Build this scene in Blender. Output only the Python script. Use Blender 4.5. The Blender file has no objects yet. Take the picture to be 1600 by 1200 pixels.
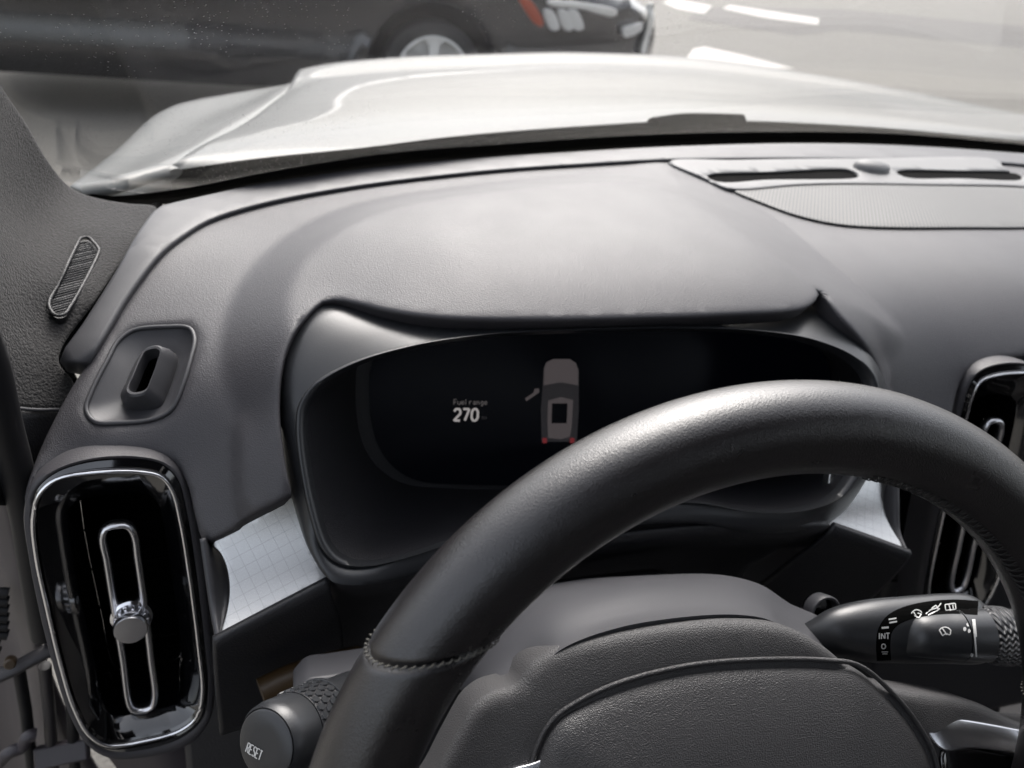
import bpy, bmesh, math, random
import numpy as np
from mathutils import Vector, Matrix
from mathutils.geometry import delaunay_2d_cdt
from mathutils.bvhtree import BVHTree
random.seed(7); np.random.seed(7)
scn = bpy.context.scene
COL = scn.collection
# ------------------------------------------------------------------ camera
F_PX = 1204.0                     # focal length in pixels of the 1600 px wide photograph
CAMZ = 1.35
PITCH = math.radians(31)
def _axes():
    L = np.array([(5000-800)/F_PX, (600-417)/F_PX, 1.0]); L /= np.linalg.norm(L)
    s, c = math.sin(PITCH), math.cos(PITCH)
    U = np.array([-(c*L[1]-s*L[2])/L[0], c, -s]); U /= np.linalg.norm(U)
    F = np.cross(L, U); F *= np.sign(F[2])
    return L, U, F
AL, AU, AF = _axes()              # car right / up / forward seen in camera axes
cam_d = bpy.data.cameras.new('camera')
cam = bpy.data.objects.new('camera', cam_d); COL.objects.link(cam)
_r = Vector((AL[0], AF[0], AU[0])); _u = Vector((AL[1], AF[1], AU[1])); _v = Vector((AL[2], AF[2], AU[2]))
cam.matrix_world = Matrix(((_r.x, _u.x, -_v.x, 0), (_r.y, _u.y, -_v.y, 0), (_r.z, _u.z, -_v.z, CAMZ), (0, 0, 0, 1)))
cam_d.sensor_width = 36.0
cam_d.lens = 36.0*F_PX/1600
cam_d.clip_start = 0.01; cam_d.clip_end = 900
cam_d.dof.use_dof = True
cam_d.dof.focus_distance = 0.36
cam_d.dof.aperture_fstop = 11.0
scn.camera = cam
# ------------------------------------------------------------------ sky, sun, exposure
SUN_EL, SUN_AZ = math.radians(50), math.radians(16)      # azimuth from +Y towards +X
w = bpy.data.worlds.new('World'); scn.world = w; w.use_nodes = True
nt = w.node_tree; bg = nt.nodes['Background']
sky = nt.nodes.new('ShaderNodeTexSky'); sky.sky_type = 'NISHITA'; sky.sun_disc = False
sky.sun_elevation = SUN_EL; sky.sun_rotation = SUN_AZ
sky.air_density = 1.0; sky.dust_density = 6.0; sky.ozone_density = 1.0
hs = nt.nodes.new('ShaderNodeHueSaturation'); hs.inputs['Saturation'].default_value = 0.34
nt.links.new(sky.outputs[0], hs.inputs['Color']); nt.links.new(hs.outputs[0], bg.inputs[0])
bg.inputs[1].default_value = 0.12
sd = bpy.data.lights.new('sun', 'SUN'); sd.energy = 0.5; sd.angle = math.radians(38); sd.color = (1, .97, .945)
sun = bpy.data.objects.new('sun', sd); COL.objects.link(sun)
sdir = Vector((math.sin(SUN_AZ)*math.cos(SUN_EL), math.cos(SUN_AZ)*math.cos(SUN_EL), math.sin(SUN_EL)))
sun.rotation_euler = sdir.to_track_quat('Z', 'Y').to_euler(); sun.location = (0, 0, 6)
scn.view_settings.view_transform = 'Standard'; scn.view_settings.look = 'None'
scn.view_settings.gamma = 1.0; scn.view_settings.use_curve_mapping = False
scn.view_settings.exposure = 2.0
scn.cycles.use_denoising = True
scn.cycles.max_bounces = 8; scn.cycles.transparent_max_bounces = 12
scn.cycles.sample_clamp_indirect = 6.0

# ------------------------------------------------------------------ pixel -> place
CAM = np.array([0, 0, CAMZ])
def ray(px, py):
    v = np.array([(px-800)/F_PX, (600-py)/F_PX, 1.0])
    return np.array([v@AL, v@AF, v@AU])
def Pz(px, py, z): r = ray(px, py); return r*(z/r[2])+CAM       # z below the camera (negative)
def Py(px, py, y): r = ray(px, py); return r*(y/r[1])+CAM
def P(c):                                                      # (px,py,'z'|'y',v)
    return Pz(c[0], c[1], c[3]) if c[2] == 'z' else Py(c[0], c[1], c[3])
class Frame:                                                   # local a,b,w frame
    def __init__(s, o, a, n):
        s.o = np.array(o, float); s.n = np.array(n, float)/np.linalg.norm(n)
        a = np.array(a, float); a = a-s.n*(a@s.n); s.a = a/np.linalg.norm(a); s.b = np.cross(s.n, s.a)
    def loc(s, p): d = np.asarray(p)-s.o; return np.stack([d@s.a, d@s.b, d@s.n], -1)
    def wld(s, q): q = np.asarray(q); return s.o+q[..., 0:1]*s.a+q[..., 1:2]*s.b+q[..., 2:3]*s.n
    def px(s, x, y, w=0.0):                                     # pixel ray onto plane w
        r = ray(x, y); t = (w-(CAM-s.o)@s.n)/(r@s.n); return s.loc(CAM+r*t)
    def px_on(s, x, y, fun, lo=.2, hi=1.8):                     # first hit of the surface w=fun(a,b)
        r = ray(x, y); t = np.linspace(lo, hi, 400); q = s.loc(CAM+r[None]*t[:, None])
        g = q[:, 2]-fun(q[:, :2])
        k = np.where((g[:-1] > 0) & (g[1:] <= 0))[0]
        if len(k) == 0: k = [int(np.abs(g).argmin())]
        k = min(int(k[0]), 398); a, b = t[k], t[k+1]
        for _ in range(25):
            m = .5*(a+b); qm = s.loc((CAM+r*m)[None]); gm = qm[0, 2]-fun(qm[:, :2])[0]
            if gm > 0: a = m
            else: b = m
        return s.loc(CAM+r*a)
class TPS:
    def __init__(s, q, lam=0.0):
        q = np.array(q); s.c = q[:, :2]; n = len(q)
        K = s.k(np.linalg.norm(s.c[:, None]-s.c[None], axis=2))+lam*np.eye(n)
        Pm = np.hstack([np.ones((n, 1)), s.c]); A = np.zeros((n+3, n+3)); A[:n, :n] = K; A[:n, n:] = Pm; A[n:, :n] = Pm.T
        s.w = np.linalg.solve(A, np.concatenate([q[:, 2], np.zeros(3)]))
    @staticmethod
    def k(r): return np.where(r > 1e-9, r*r*np.log(np.maximum(r, 1e-9)), 0)
    def __call__(s, p):
        p = np.atleast_2d(p); n = len(s.c)
        return s.k(np.linalg.norm(p[:, None]-s.c[None], axis=2))@s.w[:n]+s.w[n]+p@s.w[n+1:]
def crom(pts, n, closed=True):                                 # centripetal Catmull-Rom, resampled to n even points
    p = np.array(pts, float); m = len(p)
    if closed: ext = np.vstack([p[-1], p, p[0], p[1]]); seg = m
    else: ext = np.vstack([2*p[0]-p[1], p, 2*p[-1]-p[-2]]); seg = m-1
    out = []
    for i in range(seg):
        p0, p1, p2, p3 = ext[i:i+4]
        d = [max(np.linalg.norm(b-a)**.5, 1e-6) for a, b in ((p0, p1), (p1, p2), (p2, p3))]
        t0, t1 = 0, d[0]; t2 = t1+d[1]; t3 = t2+d[2]
        for t in np.linspace(t1, t2, 16, endpoint=False):
            A1 = (t1-t)/(t1-t0)*p0+(t-t0)/(t1-t0)*p1; A2 = (t2-t)/(t2-t1)*p1+(t-t1)/(t2-t1)*p2; A3 = (t3-t)/(t3-t2)*p2+(t-t2)/(t3-t2)*p3
            B1 = (t2-t)/(t2-t0)*A1+(t-t0)/(t2-t0)*A2; B2 = (t3-t)/(t3-t1)*A2+(t-t1)/(t3-t1)*A3
            out.append((t2-t)/(t2-t1)*B1+(t-t1)/(t2-t1)*B2)
    out.append(p[0] if closed else p[-1]); out = np.array(out)
    L = np.concatenate([[0], np.cumsum(np.linalg.norm(np.diff(out, axis=0), axis=1))])
    s = np.linspace(0, L[-1], n+1 if closed else n)
    if closed: s = s[:-1]
    return np.stack([np.interp(s, L, out[:, k]) for k in range(out.shape[1])], 1)
def inside(p, poly):
    p = np.atleast_2d(p); x, y = p[:, 0], p[:, 1]; r = np.zeros(len(p), bool); n = len(poly); j = n-1
    for i in range(n):
        xi, yi = poly[i][:2]; xj, yj = poly[j][:2]
        if yi != yj: r ^= ((yi > y) != (yj > y)) & (x < (xj-xi)*(y-yi)/(yj-yi)+xi)
        j = i
    return r
def dist(p, poly, closed=True):
    p = np.atleast_2d(p); a = np.array(poly)[:, :2]; b = np.roll(a, -1, 0)
    if not closed: a, b = a[:-1], b[:-1]
    out = np.full(len(p), 1e9); ab = b-a; l2 = np.maximum((ab**2).sum(1), 1e-14)
    for i in range(0, len(p), 2000):
        q = p[i:i+2000, None]-a[None]; t = np.clip((q*ab[None]).sum(2)/l2, 0, 1)
        out[i:i+2000] = np.linalg.norm(q-t[..., None]*ab[None], axis=2).min(1)
    return out
def sstep(t): t = np.clip(t, 0, 1); return t*t*(3-2*t)

# ------------------------------------------------------------------ objects
def empty(name, loc, label, cat, group=None):
    o = bpy.data.objects.new(name, None); COL.objects.link(o); o.location = loc; o.empty_display_size = .02
    tag(o, label, cat, group); return o
def tag(o, label=None, cat=None, group=None, kind=None):
    if label: o['label'] = label
    if cat: o['category'] = cat
    if group: o['group'] = group
    if kind: o['kind'] = kind
    return o
def wloc(o):
    v = np.zeros(3)
    while o is not None: v = v+np.array(o.location); o = o.parent
    return v
def mesh(name, verts, faces, mat, parent=None, smooth=True, angle=None):
    v = np.array(verts, float)
    org = wloc(parent) if parent is not None else np.array([v[:, 0].mean(), v[:, 1].mean(), v[:, 2].min()])
    me = bpy.data.meshes.new(name); me.from_pydata((v-org).tolist(), [], [list(map(int, f)) for f in faces]); me.update()
    if isinstance(mat, str): mat = M[mat]
    me.materials.append(mat)
    bm = bmesh.new(); bm.from_mesh(me); bmesh.ops.remove_doubles(bm, verts=bm.verts, dist=1e-6)
    bmesh.ops.recalc_face_normals(bm, faces=bm.faces); bm.to_mesh(me); bm.free()
    if smooth:
        if angle: me.set_sharp_from_angle(angle=math.radians(angle))
        for p in me.polygons: p.use_smooth = True
    o = bpy.data.objects.new(name, me); COL.objects.link(o)
    if parent is not None: o.parent = parent
    else: o.location = org
    return o
def edge_drop(d, r): x = np.clip(1-d/r, 0, 1); return r*(1-np.sqrt(np.maximum(1-x*x, 0)))
def panel(name, fr, outline, fun, mat, parent, thick=.006, grid=.006, er=.0, holes=(), angle=50, back=True, hole_er=None, flip=None):
    """a moulded panel: outline (a,b) in frame fr, top surface w=fun(ab), rounded edge er, side walls 'thick' deep"""
    loops = [np.array(outline)[:, :2]]+[np.array(h)[:, :2] for h in holes]
    pts, edges = [], []
    for lp in loops:
        k = len(pts); n = len(lp); pts += lp.tolist(); edges += [(k+i, k+(i+1) % n) for i in range(n)]
    nb = len(pts)
    def ok(q, m=1e-5):
        r = inside(q, loops[0])
        for h in loops[1:]: r &= ~inside(q, h)
        return r
    extra = []
    if er > 0:
        for li, lp in enumerate(loops):
            ert = er if li == 0 else (hole_er or er)
            tn = np.roll(lp, -1, 0)-np.roll(lp, 1, 0); nn = np.stack([-tn[:, 1], tn[:, 0]], 1); nn /= np.linalg.norm(nn, axis=1, keepdims=True)+1e-12
            for f_ in (.06, .22, .5, 1.0):
                for sg in (1, -1):
                    q = lp+nn*ert*f_*sg; q = q[ok(q)]
                    if len(q):
                        dd = np.min([dist(q, l2) for l2 in loops], 0); q = q[dd > ert*f_*.93]; extra.append(q)
    lo, hi = loops[0].min(0), loops[0].max(0)
    gx, gy = np.meshgrid(np.arange(lo[0], hi[0], grid), np.arange(lo[1], hi[1], grid)); gx = gx.copy(); gx[1::2] += grid*.5
    g = np.stack([gx.ravel(), gy.ravel()], 1); g = g[ok(g)]
    if len(g):
        dd = np.min([dist(g, l2) for l2 in loops], 0); g = g[dd > max(er*1.25, grid*.45)]; extra.append(g)
    allp = np.vstack([np.array(pts)]+[e for e in extra if len(e)])
    v2, _, tri, _, _, _ = delaunay_2d_cdt([Vector(p) for p in allp], edges, [], 0, 1e-7)
    v2 = np.array([tuple(x) for x in v2]); tri = np.array(tri)
    cen = v2[tri].mean(1); tri = tri[ok(cen)]
    wv = fun(v2)
    if er > 0: wv = wv-edge_drop(np.min([dist(v2, l2) for l2 in loops], 0), er)
    top = np.column_stack([v2, wv]); n = len(top)
    cnt = {}
    for t in tri:
        for i in range(3):
            e = (t[i], t[(i+1) % 3]); cnt[e] = cnt.get(e, 0)+1
    bd = [e for e in cnt if (e[1], e[0]) not in cnt]
    faces = tri.tolist(); V = [top]
    idx = {}
    low = []
    for a, b in bd:
        for q in (a, b):
            if q not in idx: idx[q] = n+len(low); low.append(top[q]-np.array([0, 0, thick]))
    faces += [(b, a, idx[a], idx[b]) for a, b in bd]
    V = np.vstack([top, np.array(low)])
    o = mesh(name, fr.wld(V), faces, mat, parent, True, angle)
    return o
def tube(name, pts, rad, mat, parent, closed=False, sect=10, flat=None, caps=True):
    """round bar along pts; flat=(normal, k) squashes the section along a direction"""
    p = np.array(pts, float); n = len(p)
    r = np.full(n, rad) if np.isscalar(rad) else np.array(rad)
    t = np.roll(p, -1, 0)-np.roll(p, 1, 0) if closed else np.gradient(p, axis=0)
    t /= np.linalg.norm(t, axis=1, keepdims=True)+1e-12
    up = np.array(flat[0], float) if flat else np.array([0.3, .2, 1.0])
    V, Fc = [], []
    for i in range(n):
        u = up-t[i]*(up@t[i]); u /= np.linalg.norm(u)+1e-12; s = np.cross(t[i], u)
        for k in range(sect):
            a = 2*math.pi*k/sect
            V.append(p[i]+r[i]*(math.cos(a)*s+math.sin(a)*u*(flat[1] if flat else 1)))
    for i in range(n if closed else n-1):
        for k in range(sect):
            j = (i+1) % n; Fc.append((i*sect+k, i*sect+(k+1) % sect, j*sect+(k+1) % sect, j*sect+k))
    if not closed and caps: Fc += [tuple(range(sect)), tuple((n-1)*sect+k for k in range(sect))]
    return mesh(name, V, Fc, mat, parent, True, 60)
def loft(name, curves, mat, parent, n=60, sub=4, closed=False, angle=60, cap=False, lerp=False):
    C = [crom(c, n, closed) for c in curves]
    C = np.array(C)
    if sub > 1 and len(C) > 2 and not lerp:
        C = np.stack([crom(C[:, i], (len(C)-1)*sub+1, False) for i in range(n)], 1)
    m = len(C); V = C.reshape(-1, 3); Fc = []
    for i in range(m-1):
        for k in range(n if closed else n-1):
            j = (k+1) % n; Fc.append((i*n+k, i*n+j, (i+1)*n+j, (i+1)*n+k))
    if cap: Fc += [tuple(range(n)), tuple((m-1)*n+k for k in range(n))]
    return mesh(name, V, Fc, mat, parent, True, angle)
def loftp(name, curves, mat, parent, closed=True, angle=40, cap=False):
    """loft point to point (same counts, already resampled)"""
    C = np.array(curves); m, n = C.shape[:2]; V = C.reshape(-1, 3); Fc = []
    for i in range(m-1):
        for k in range(n if closed else n-1):
            j = (k+1) % n; Fc.append((i*n+k, i*n+j, (i+1)*n+j, (i+1)*n+k))
    if cap: Fc += [tuple((m-1)*n+k for k in range(n))]
    return mesh(name, V, Fc, mat, parent, True, angle)
def solid(o, t, off=-1):
    m = o.modifiers.new('thickness', 'SOLIDIFY'); m.thickness = t; m.offset = off; return o
def box(name, fr, a0, a1, b0, b1, w0, w1, mat, parent, bev=.001, segs=2):
    q = np.array([(a, b, w_) for w_ in (w0, w1) for b in (b0, b1) for a in (a0, a1)])
    o = mesh(name, fr.wld(q), [(0, 2, 3, 1), (4, 5, 7, 6), (0, 1, 5, 4), (2, 6, 7, 3), (0, 4, 6, 2), (1, 3, 7, 5)], mat, parent, True, 40)
    if bev: b = o.modifiers.new('bevel', 'BEVEL'); b.width = bev; b.segments = segs
    return o
def lathe(name, fr, prof, mat, parent, n=48, angle=40, ex=1.0):
    V = []; Fc = []
    for r, h in prof:
        for k in range(n): a = 2*math.pi*k/n; V.append((r*math.cos(a), r*ex*math.sin(a), h))
    for i in range(len(prof)-1):
        for k in range(n): j = (k+1) % n; Fc.append((i*n+k, i*n+j, (i+1)*n+j, (i+1)*n+k))
    Fc.append(tuple(range(n))); Fc.append(tuple((len(prof)-1)*n+k for k in range(n)))
    return mesh(name, fr.wld(np.array(V)), Fc, mat, parent, True, angle)
def bvh_of(*objs):
    V, Fc = [], []
    for ob in objs:
        b = wloc(ob); k = len(V); V += [tuple(np.array(v.co)+b) for v in ob.data.vertices]; Fc += [tuple(i+k for i in p.vertices) for p in ob.data.polygons]
    return BVHTree.FromPolygons(V, Fc)
def hit(bvh, x, y, lift):
    r = ray(x, y); h = bvh.ray_cast(Vector(CAM), Vector(r).normalized())
    if h[0] is None: return None
    nrm = h[1] if h[1].dot(Vector(r)) < 0 else -h[1]
    return np.array(h[0])+np.array(nrm)*lift
def printed(name, bvh, strokes, width, mat, parent, lift=.00035, fills=()):
    """flat print laid on a surface: strokes are pixel polylines of the given pixel width, fills are pixel polygons"""
    V, Fc = [], []
    for st in strokes:
        st = np.array(st, float); d = np.concatenate([[0], np.cumsum(np.linalg.norm(np.diff(st, axis=0), axis=1))])
        n = max(2, int(d[-1]/2)+1); s = np.linspace(0, d[-1], n); q = np.stack([np.interp(s, d, st[:, k]) for k in (0, 1)], 1)
        t = np.gradient(q, axis=0); t /= np.linalg.norm(t, axis=1, keepdims=True)+1e-9; nn = np.stack([-t[:, 1], t[:, 0]], 1)*width/2
        row = []
        for a, b in zip(q-nn, q+nn):
            ha, hb = hit(bvh, *a, lift), hit(bvh, *b, lift)
            if ha is None or hb is None: row.append(None); continue
            row.append(len(V)); V += [ha, hb]
        for a, b in zip(row[:-1], row[1:]):
            if a is not None and b is not None: Fc.append((a, a+1, b+1, b))
    for fl in fills:
        h = [hit(bvh, *p, lift) for p in fl]
        if any(x is None for x in h): continue
        c = np.mean(fl, 0); hc = hit(bvh, *c, lift); k = len(V); V += h+[hc]
        Fc += [(k+i, k+(i+1) % len(fl), k+len(fl)) for i in range(len(fl))]
    if not Fc: return None
    return mesh(name, V, Fc, mat, parent, False)
MIRX = 2*0.183
def mirror_obj(o, name, parent, dx=0, dy=0, dz=0):
    me = o.data.copy(); b = wloc(o); pb = wloc(parent)
    for v in me.vertices:
        c = np.array(v.co)+b; v.co = Vector((MIRX-c[0]+dx-pb[0], c[1]+dy-pb[1], c[2]+dz-pb[2]))
    me.flip_normals()
    n = bpy.data.objects.new(name, me); COL.objects.link(n); n.parent = parent
    for m in o.modifiers:
        k = n.modifiers.new(m.name, m.type)
        for a in ('width', 'segments', 'thickness', 'offset'):
            if hasattr(m, a): setattr(k, a, getattr(m, a))
    return n

# ------------------------------------------------------------------ materials
M = {}
def mat(name, col, rough, metal=0, bump=0, scale=900, kind='noise', spec=.5, coat=0, coat_r=.05, var=0, var_scale=30, emit=None, dist_=.0006, detail=2, sheen=0):
    m = bpy.data.materials.new(name); m.use_nodes = True; nt = m.node_tree; b = nt.nodes['Principled BSDF']
    b.inputs['Base Color'].default_value = (*col, 1); b.inputs['Roughness'].default_value = rough; b.inputs['Metallic'].default_value = metal
    b.inputs['Specular IOR Level'].default_value = spec; b.inputs['Coat Weight'].default_value = coat; b.inputs['Coat Roughness'].default_value = coat_r
    if sheen: b.inputs['Sheen Weight'].default_value = sheen; b.inputs['Sheen Roughness'].default_value = .4
    if emit: b.inputs['Emission Color'].default_value = (*emit[0], 1); b.inputs['Emission Strength'].default_value = emit[1]
    tc = nt.nodes.new('ShaderNodeTexCoord')
    if var:
        nz = nt.nodes.new('ShaderNodeTexNoise'); nz.inputs['Scale'].default_value = var_scale; nz.inputs['Detail'].default_value = 6
        nt.links.new(tc.outputs['Object'], nz.inputs['Vector'])
        mx = nt.nodes.new('ShaderNodeMix'); mx.data_type = 'RGBA'
        mx.inputs[6].default_value = (*[c*(1-var) for c in col], 1); mx.inputs[7].default_value = (*[min(1, c*(1+var)) for c in col], 1)
        nt.links.new(nz.outputs[0], mx.inputs[0]); nt.links.new(mx.outputs[2], b.inputs['Base Color'])
        mr = nt.nodes.new('ShaderNodeMapRange'); mr.inputs[3].default_value = max(.02, rough-.06); mr.inputs[4].default_value = min(1, rough+.06)
        nt.links.new(nz.outputs[0], mr.inputs[0]); nt.links.new(mr.outputs[0], b.inputs['Roughness'])
    if bump:
        bp = nt.nodes.new('ShaderNodeBump'); bp.inputs['Strength'].default_value = bump; bp.inputs['Distance'].default_value = dist_
        if kind == 'noise':
            t = nt.nodes.new('ShaderNodeTexNoise'); t.inputs['Detail'].default_value = detail; out = t.outputs[0]
        elif kind == 'leather':
            n0 = nt.nodes.new('ShaderNodeTexNoise'); n0.inputs['Scale'].default_value = scale*.6; n0.inputs['Detail'].default_value = 2
            nt.links.new(tc.outputs['Object'], n0.inputs['Vector'])
            t = nt.nodes.new('ShaderNodeTexVoronoi'); t.feature = 'SMOOTH_F1'; t.inputs['Smoothness'].default_value = .6; t.inputs['Randomness'].default_value = 1
            ad = nt.nodes.new('ShaderNodeMath'); ad.operation = 'MULTIPLY_ADD'; ad.inputs[1].default_value = .6
            nt.links.new(n0.outputs[0], ad.inputs[0]); nt.links.new(t.outputs['Distance'], ad.inputs[2]); out = ad.outputs[0]
        t.inputs['Scale'].default_value = scale
        nt.links.new(tc.outputs['Object'], t.inputs['Vector'])
        nt.links.new(out, bp.inputs['Height']); nt.links.new(bp.outputs[0], b.inputs['Normal'])
    M[name] = m; return m
mat('pad', (.034, .0325, .0365), .52, bump=.38, scale=1500, kind='leather', var=.10, var_scale=25, dist_=.0005)
mat('smooth_plastic', (.042, .042, .046), .46, spec=.36, bump=.12, scale=1400, var=.06)
mat('satin_black', (.016, .017, .019), .34, bump=.10, scale=1500)
mat('dark_plastic', (.009, .009, .011), .5, bump=.35, scale=1000, kind='leather')
mat('leather', (.0065, .0055, .0062), .29, spec=.8, bump=.26, scale=2300, kind='leather', dist_=.0005, var=.12, var_scale=60)
mat('hub_plastic', (.028, .027, .028), .42, bump=.6, scale=1900, kind='leather', dist_=.0005, var=.1, var_scale=400)
mat('suede', (.030, .029, .030), .55, bump=1.0, scale=1700, dist_=.0005, var=.4, var_scale=1600)
mat('gloss_black', (.002, .002, .0025), .07, spec=1.0, coat=.6)
mat('chrome', (.78, .78, .80), .12, metal=1)
mat('satin_silver', (.62, .62, .64), .25, metal=1, bump=.05, scale=3000)
mat('fabric', (.024, .023, .023), .95, bump=1.0, scale=650, dist_=.0018, var=.7, var_scale=600, sheen=.1)
mat('rubber', (.007, .007, .008), .55, spec=.25)
mat('void', (.002, .002, .002), .8, spec=.02)
mat('white_print', (.45, .45, .44), .5)
mat('jamb_paint', (.032, .027, .032), .45, var=.12, var_scale=15)
mat('jamb_dark', (.02, .018, .02), .5, var=.2, var_scale=40)
mat('thread', (.075, .072, .062), .8, bump=.5, scale=3000); mat('thread_dark', (.016, .015, .015), .7, bump=.5, scale=3000)
mat('dark_brown', (.035, .020, .007), .45)

# ================================================================== the dashboard pad
PF = Frame((0, .4, CAMZ-.22), (1, 0, 0), (0, -.6, .8))
ctrl = [(250, 390, 'z', -.213), (330, 338, 'z', -.208), (500, 297, 'z', -.203), (700, 271, 'z', -.200), (900, 256, 'z', -.198), (1050, 248, 'z', -.196),
        (1330, 246, 'z', -.196), (1600, 255, 'z', -.198), (1800, 280, 'z', -.20), (1600, 350, 'z', -.207), (1300, 350, 'z', -.206), (1450, 450, 'z', -.218), (1620, 450, 'z', -.218),
        (1500, 535, 'y', .421), (1410, 520, 'y', .421), (1600, 535, 'y', .419), (1490, 640, 'y', .391), (1535, 568, 'y', .409), (1600, 556, 'y', .411),
        (1480, 720, 'y', .371), (1380, 640, 'y', .384), (1350, 540, 'y', .40), (1850, 430, 'z', -.217), (1720, 545, 'y', .412),
        (135, 568, 'z', -.247), (95, 640, 'z', -.262), (42, 760, 'y', .374), (120, 718, 'y', .386), (270, 722, 'y', .381), (170, 690, 'z', -.270), (300, 520, 'z', -.233),
        (215, 600, 'z', -.250), (400, 420, 'z', -.216), (300, 420, 'z', -.218), (250, 500, 'z', -.232), (380, 600, 'z', -.243), (437, 640, 'y', .379), (456, 768, 'y', .347),
        (318, 848, 'y', .347), (303, 770, 'y', .366), (380, 720, 'y', .366),
        (700, 310, 'z', -.201), (1000, 310, 'z', -.200), (700, 400, 'z', -.2015), (1000, 400, 'z', -.2005), (620, 480, 'z', -.216), (900, 500, 'z', -.216), (1150, 490, 'z', -.215), (1270, 480, 'z', -.216), (520, 480, 'z', -.221)]
BASE = TPS([PF.loc(P(c)) for c in ctrl], 1e-5)
HUMP = .028
OUT_PX = [(372, 645), (346, 575), (352, 500), (383, 432), (450, 366), (540, 323), (700, 293), (850, 276), (960, 262), (1035, 252), (1100, 281), (1200, 333), (1300, 412), (1370, 475), (1414, 522), (1410, 548), (1385, 560)]
IN_PX = [(470, 560), (449, 490), (466, 424), (512, 377), (585, 337), (700, 309), (850, 292), (960, 284), (1025, 291), (1085, 319), (1160, 367), (1235, 422), (1283, 464), (1300, 540)]
def base_h(off): return lambda q: BASE(q)+off
outer_c = crom([PF.px_on(x, y, BASE)[:2] for x, y in OUT_PX], 120, False)
inner_c = crom([PF.px_on(x, y, base_h(HUMP*.8))[:2] for x, y in IN_PX], 120, False)
f1, f2 = np.array([[.45, -.16], [-.03, -.16]]), np.array([[.34, -.16], [.02, -.16]])
outer_p = np.vstack([outer_c, f1]); inner_p = np.vstack([inner_c, f2])
def hump(q):
    q = np.atleast_2d(q); io = inside(q, outer_p); ii = inside(q, inner_p)
    do = dist(q, outer_c, False); di = dist(q, inner_c, False)
    t = np.where(ii, 1.0, np.where(io, do/(do+di+1e-9), 0.0))
    s_ = sstep(t)*.2+.8*t
    crown = np.where(ii, .0035*(1-np.exp(-di/.03)), 0)
    return HUMP*.8*s_+crown
PADW = lambda q: BASE(q)+hump(q)
PAD_OUT = [(135, 568), (160, 525), (200, 460), (250, 393), (285, 366), (330, 340), (400, 318), (500, 298), (700, 272), (900, 256), (1050, 249), (1330, 247), (1600, 256), (1800, 280),
           (1850, 420), (1760, 552), (1690, 553), (1600, 556), (1535, 568), (1503, 598), (1489, 650), (1482, 715), (1472, 742), (1420, 722), (1386, 700), (1384, 640), (1376, 588), (1350, 537), (1318, 500), (1300, 476), (1290, 463), (1285, 457), (1281, 461), (1277, 469), (1262, 480), (1230, 487), (1120, 493), (1000, 497), (860, 500), (730, 499), (660, 494), (600, 484), (560, 474), (530, 468), (508, 470), (481, 492), (456, 526), (441, 572), (437, 640), (444, 710), (453, 760), (455, 770), (446, 777),
           (390, 806), (326, 846), (317, 845), (303, 800), (291, 752), (268, 722), (215, 707), (140, 710), (85, 728), (55, 750), (40, 795), (36, 780), (42, 750), (60, 702), (90, 640), (120, 588)]
pad_o = crom([PF.px_on(x, y, PADW)[:2] for x, y in PAD_OUT], 520)
dash = empty('dashboard', (.2, .5, CAMZ-.35), 'charcoal grained dashboard with raised hood over the instrument display', 'dashboard')
SV_OUT = [(133, 640), (140, 615), (165, 565), (185, 530), (210, 514), (260, 509), (296, 511), (305, 528), (299, 560), (285, 605), (268, 640), (240, 655), (190, 661), (148, 660)]
sv_out = crom([PF.px_on(x, y, PADW)[:2] for x, y in SV_OUT], 90)
sv_in = sv_out*.93+sv_out.mean(0)*.07
pad = panel('top_pad', PF, pad_o, PADW, 'pad', dash, thick=.012, grid=.0048, er=.0032, holes=[sv_out], hole_er=.0015)
tag(pad, 'grained charcoal top pad with raised display hood')
# edge strip along the windscreen
STRIP = [(92, 563), (130, 503), (180, 423), (243, 326), (250, 322), (330, 303), (400, 288), (600, 260), (800, 243), (1000, 231), (1250, 224), (1400, 227), (1600, 240), (1800, 262), (1800, 284), (1600, 258), (1330, 249), (1050, 250),
         (900, 258), (700, 274), (500, 301), (400, 322), (330, 344), (285, 371), (252, 398), (200, 466), (160, 533), (132, 570), (110, 566)]
SW = base_h(.003)
strip_o = crom([PF.px_on(x, y, SW)[:2] for x, y in STRIP], 300)
panel('edge_strip', PF, strip_o, lambda q: BASE(q)+.0045, 'smooth_plastic', dash, thick=.016, grid=.012, er=.003)
# demister slot panel, light sensor, loudspeaker grille
DEF = [(1046, 252), (1150, 249), (1330, 247), (1560, 249), (1571, 262), (1600, 274), (1680, 288), (1670, 300), (1600, 291), (1400, 287), (1250, 288), (1150, 295), (1132, 292), (1108, 280)]
SL1 = [(1106, 276), (1114, 271), (1200, 268), (1330, 265), (1342, 271), (1338, 277), (1200, 280), (1122, 283)]
SL2 = [(1402, 269), (1412, 265), (1500, 266), (1594, 269), (1600, 275), (1590, 281), (1500, 278), (1414, 276)]
DW = base_h(.005)
dpx = lambda L, n, f=DW: crom([PF.px_on(x, y, f)[:2] for x, y in L], n)
mat('demister_plastic', (.13, .13, .13), .48, spec=.25, bump=.1, scale=1500)
d_def, d_s1, d_s2 = dpx(DEF, 160), dpx(SL1, 70), dpx(SL2, 70)
panel('demister_panel', PF, d_def, DW, 'demister_plastic', dash, thick=.012, grid=.01, er=.002, holes=[d_s1, d_s2], hole_er=.0008)
for s_ in (d_s1, d_s2): panel('demister_slot', PF, s_, base_h(.0015), 'void', dash, thick=.004, grid=.01)
sf = Frame(PF.wld(PF.px_on(1361, 264, DW)), (1, 0, 0), (0, -.05, 1))
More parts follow.
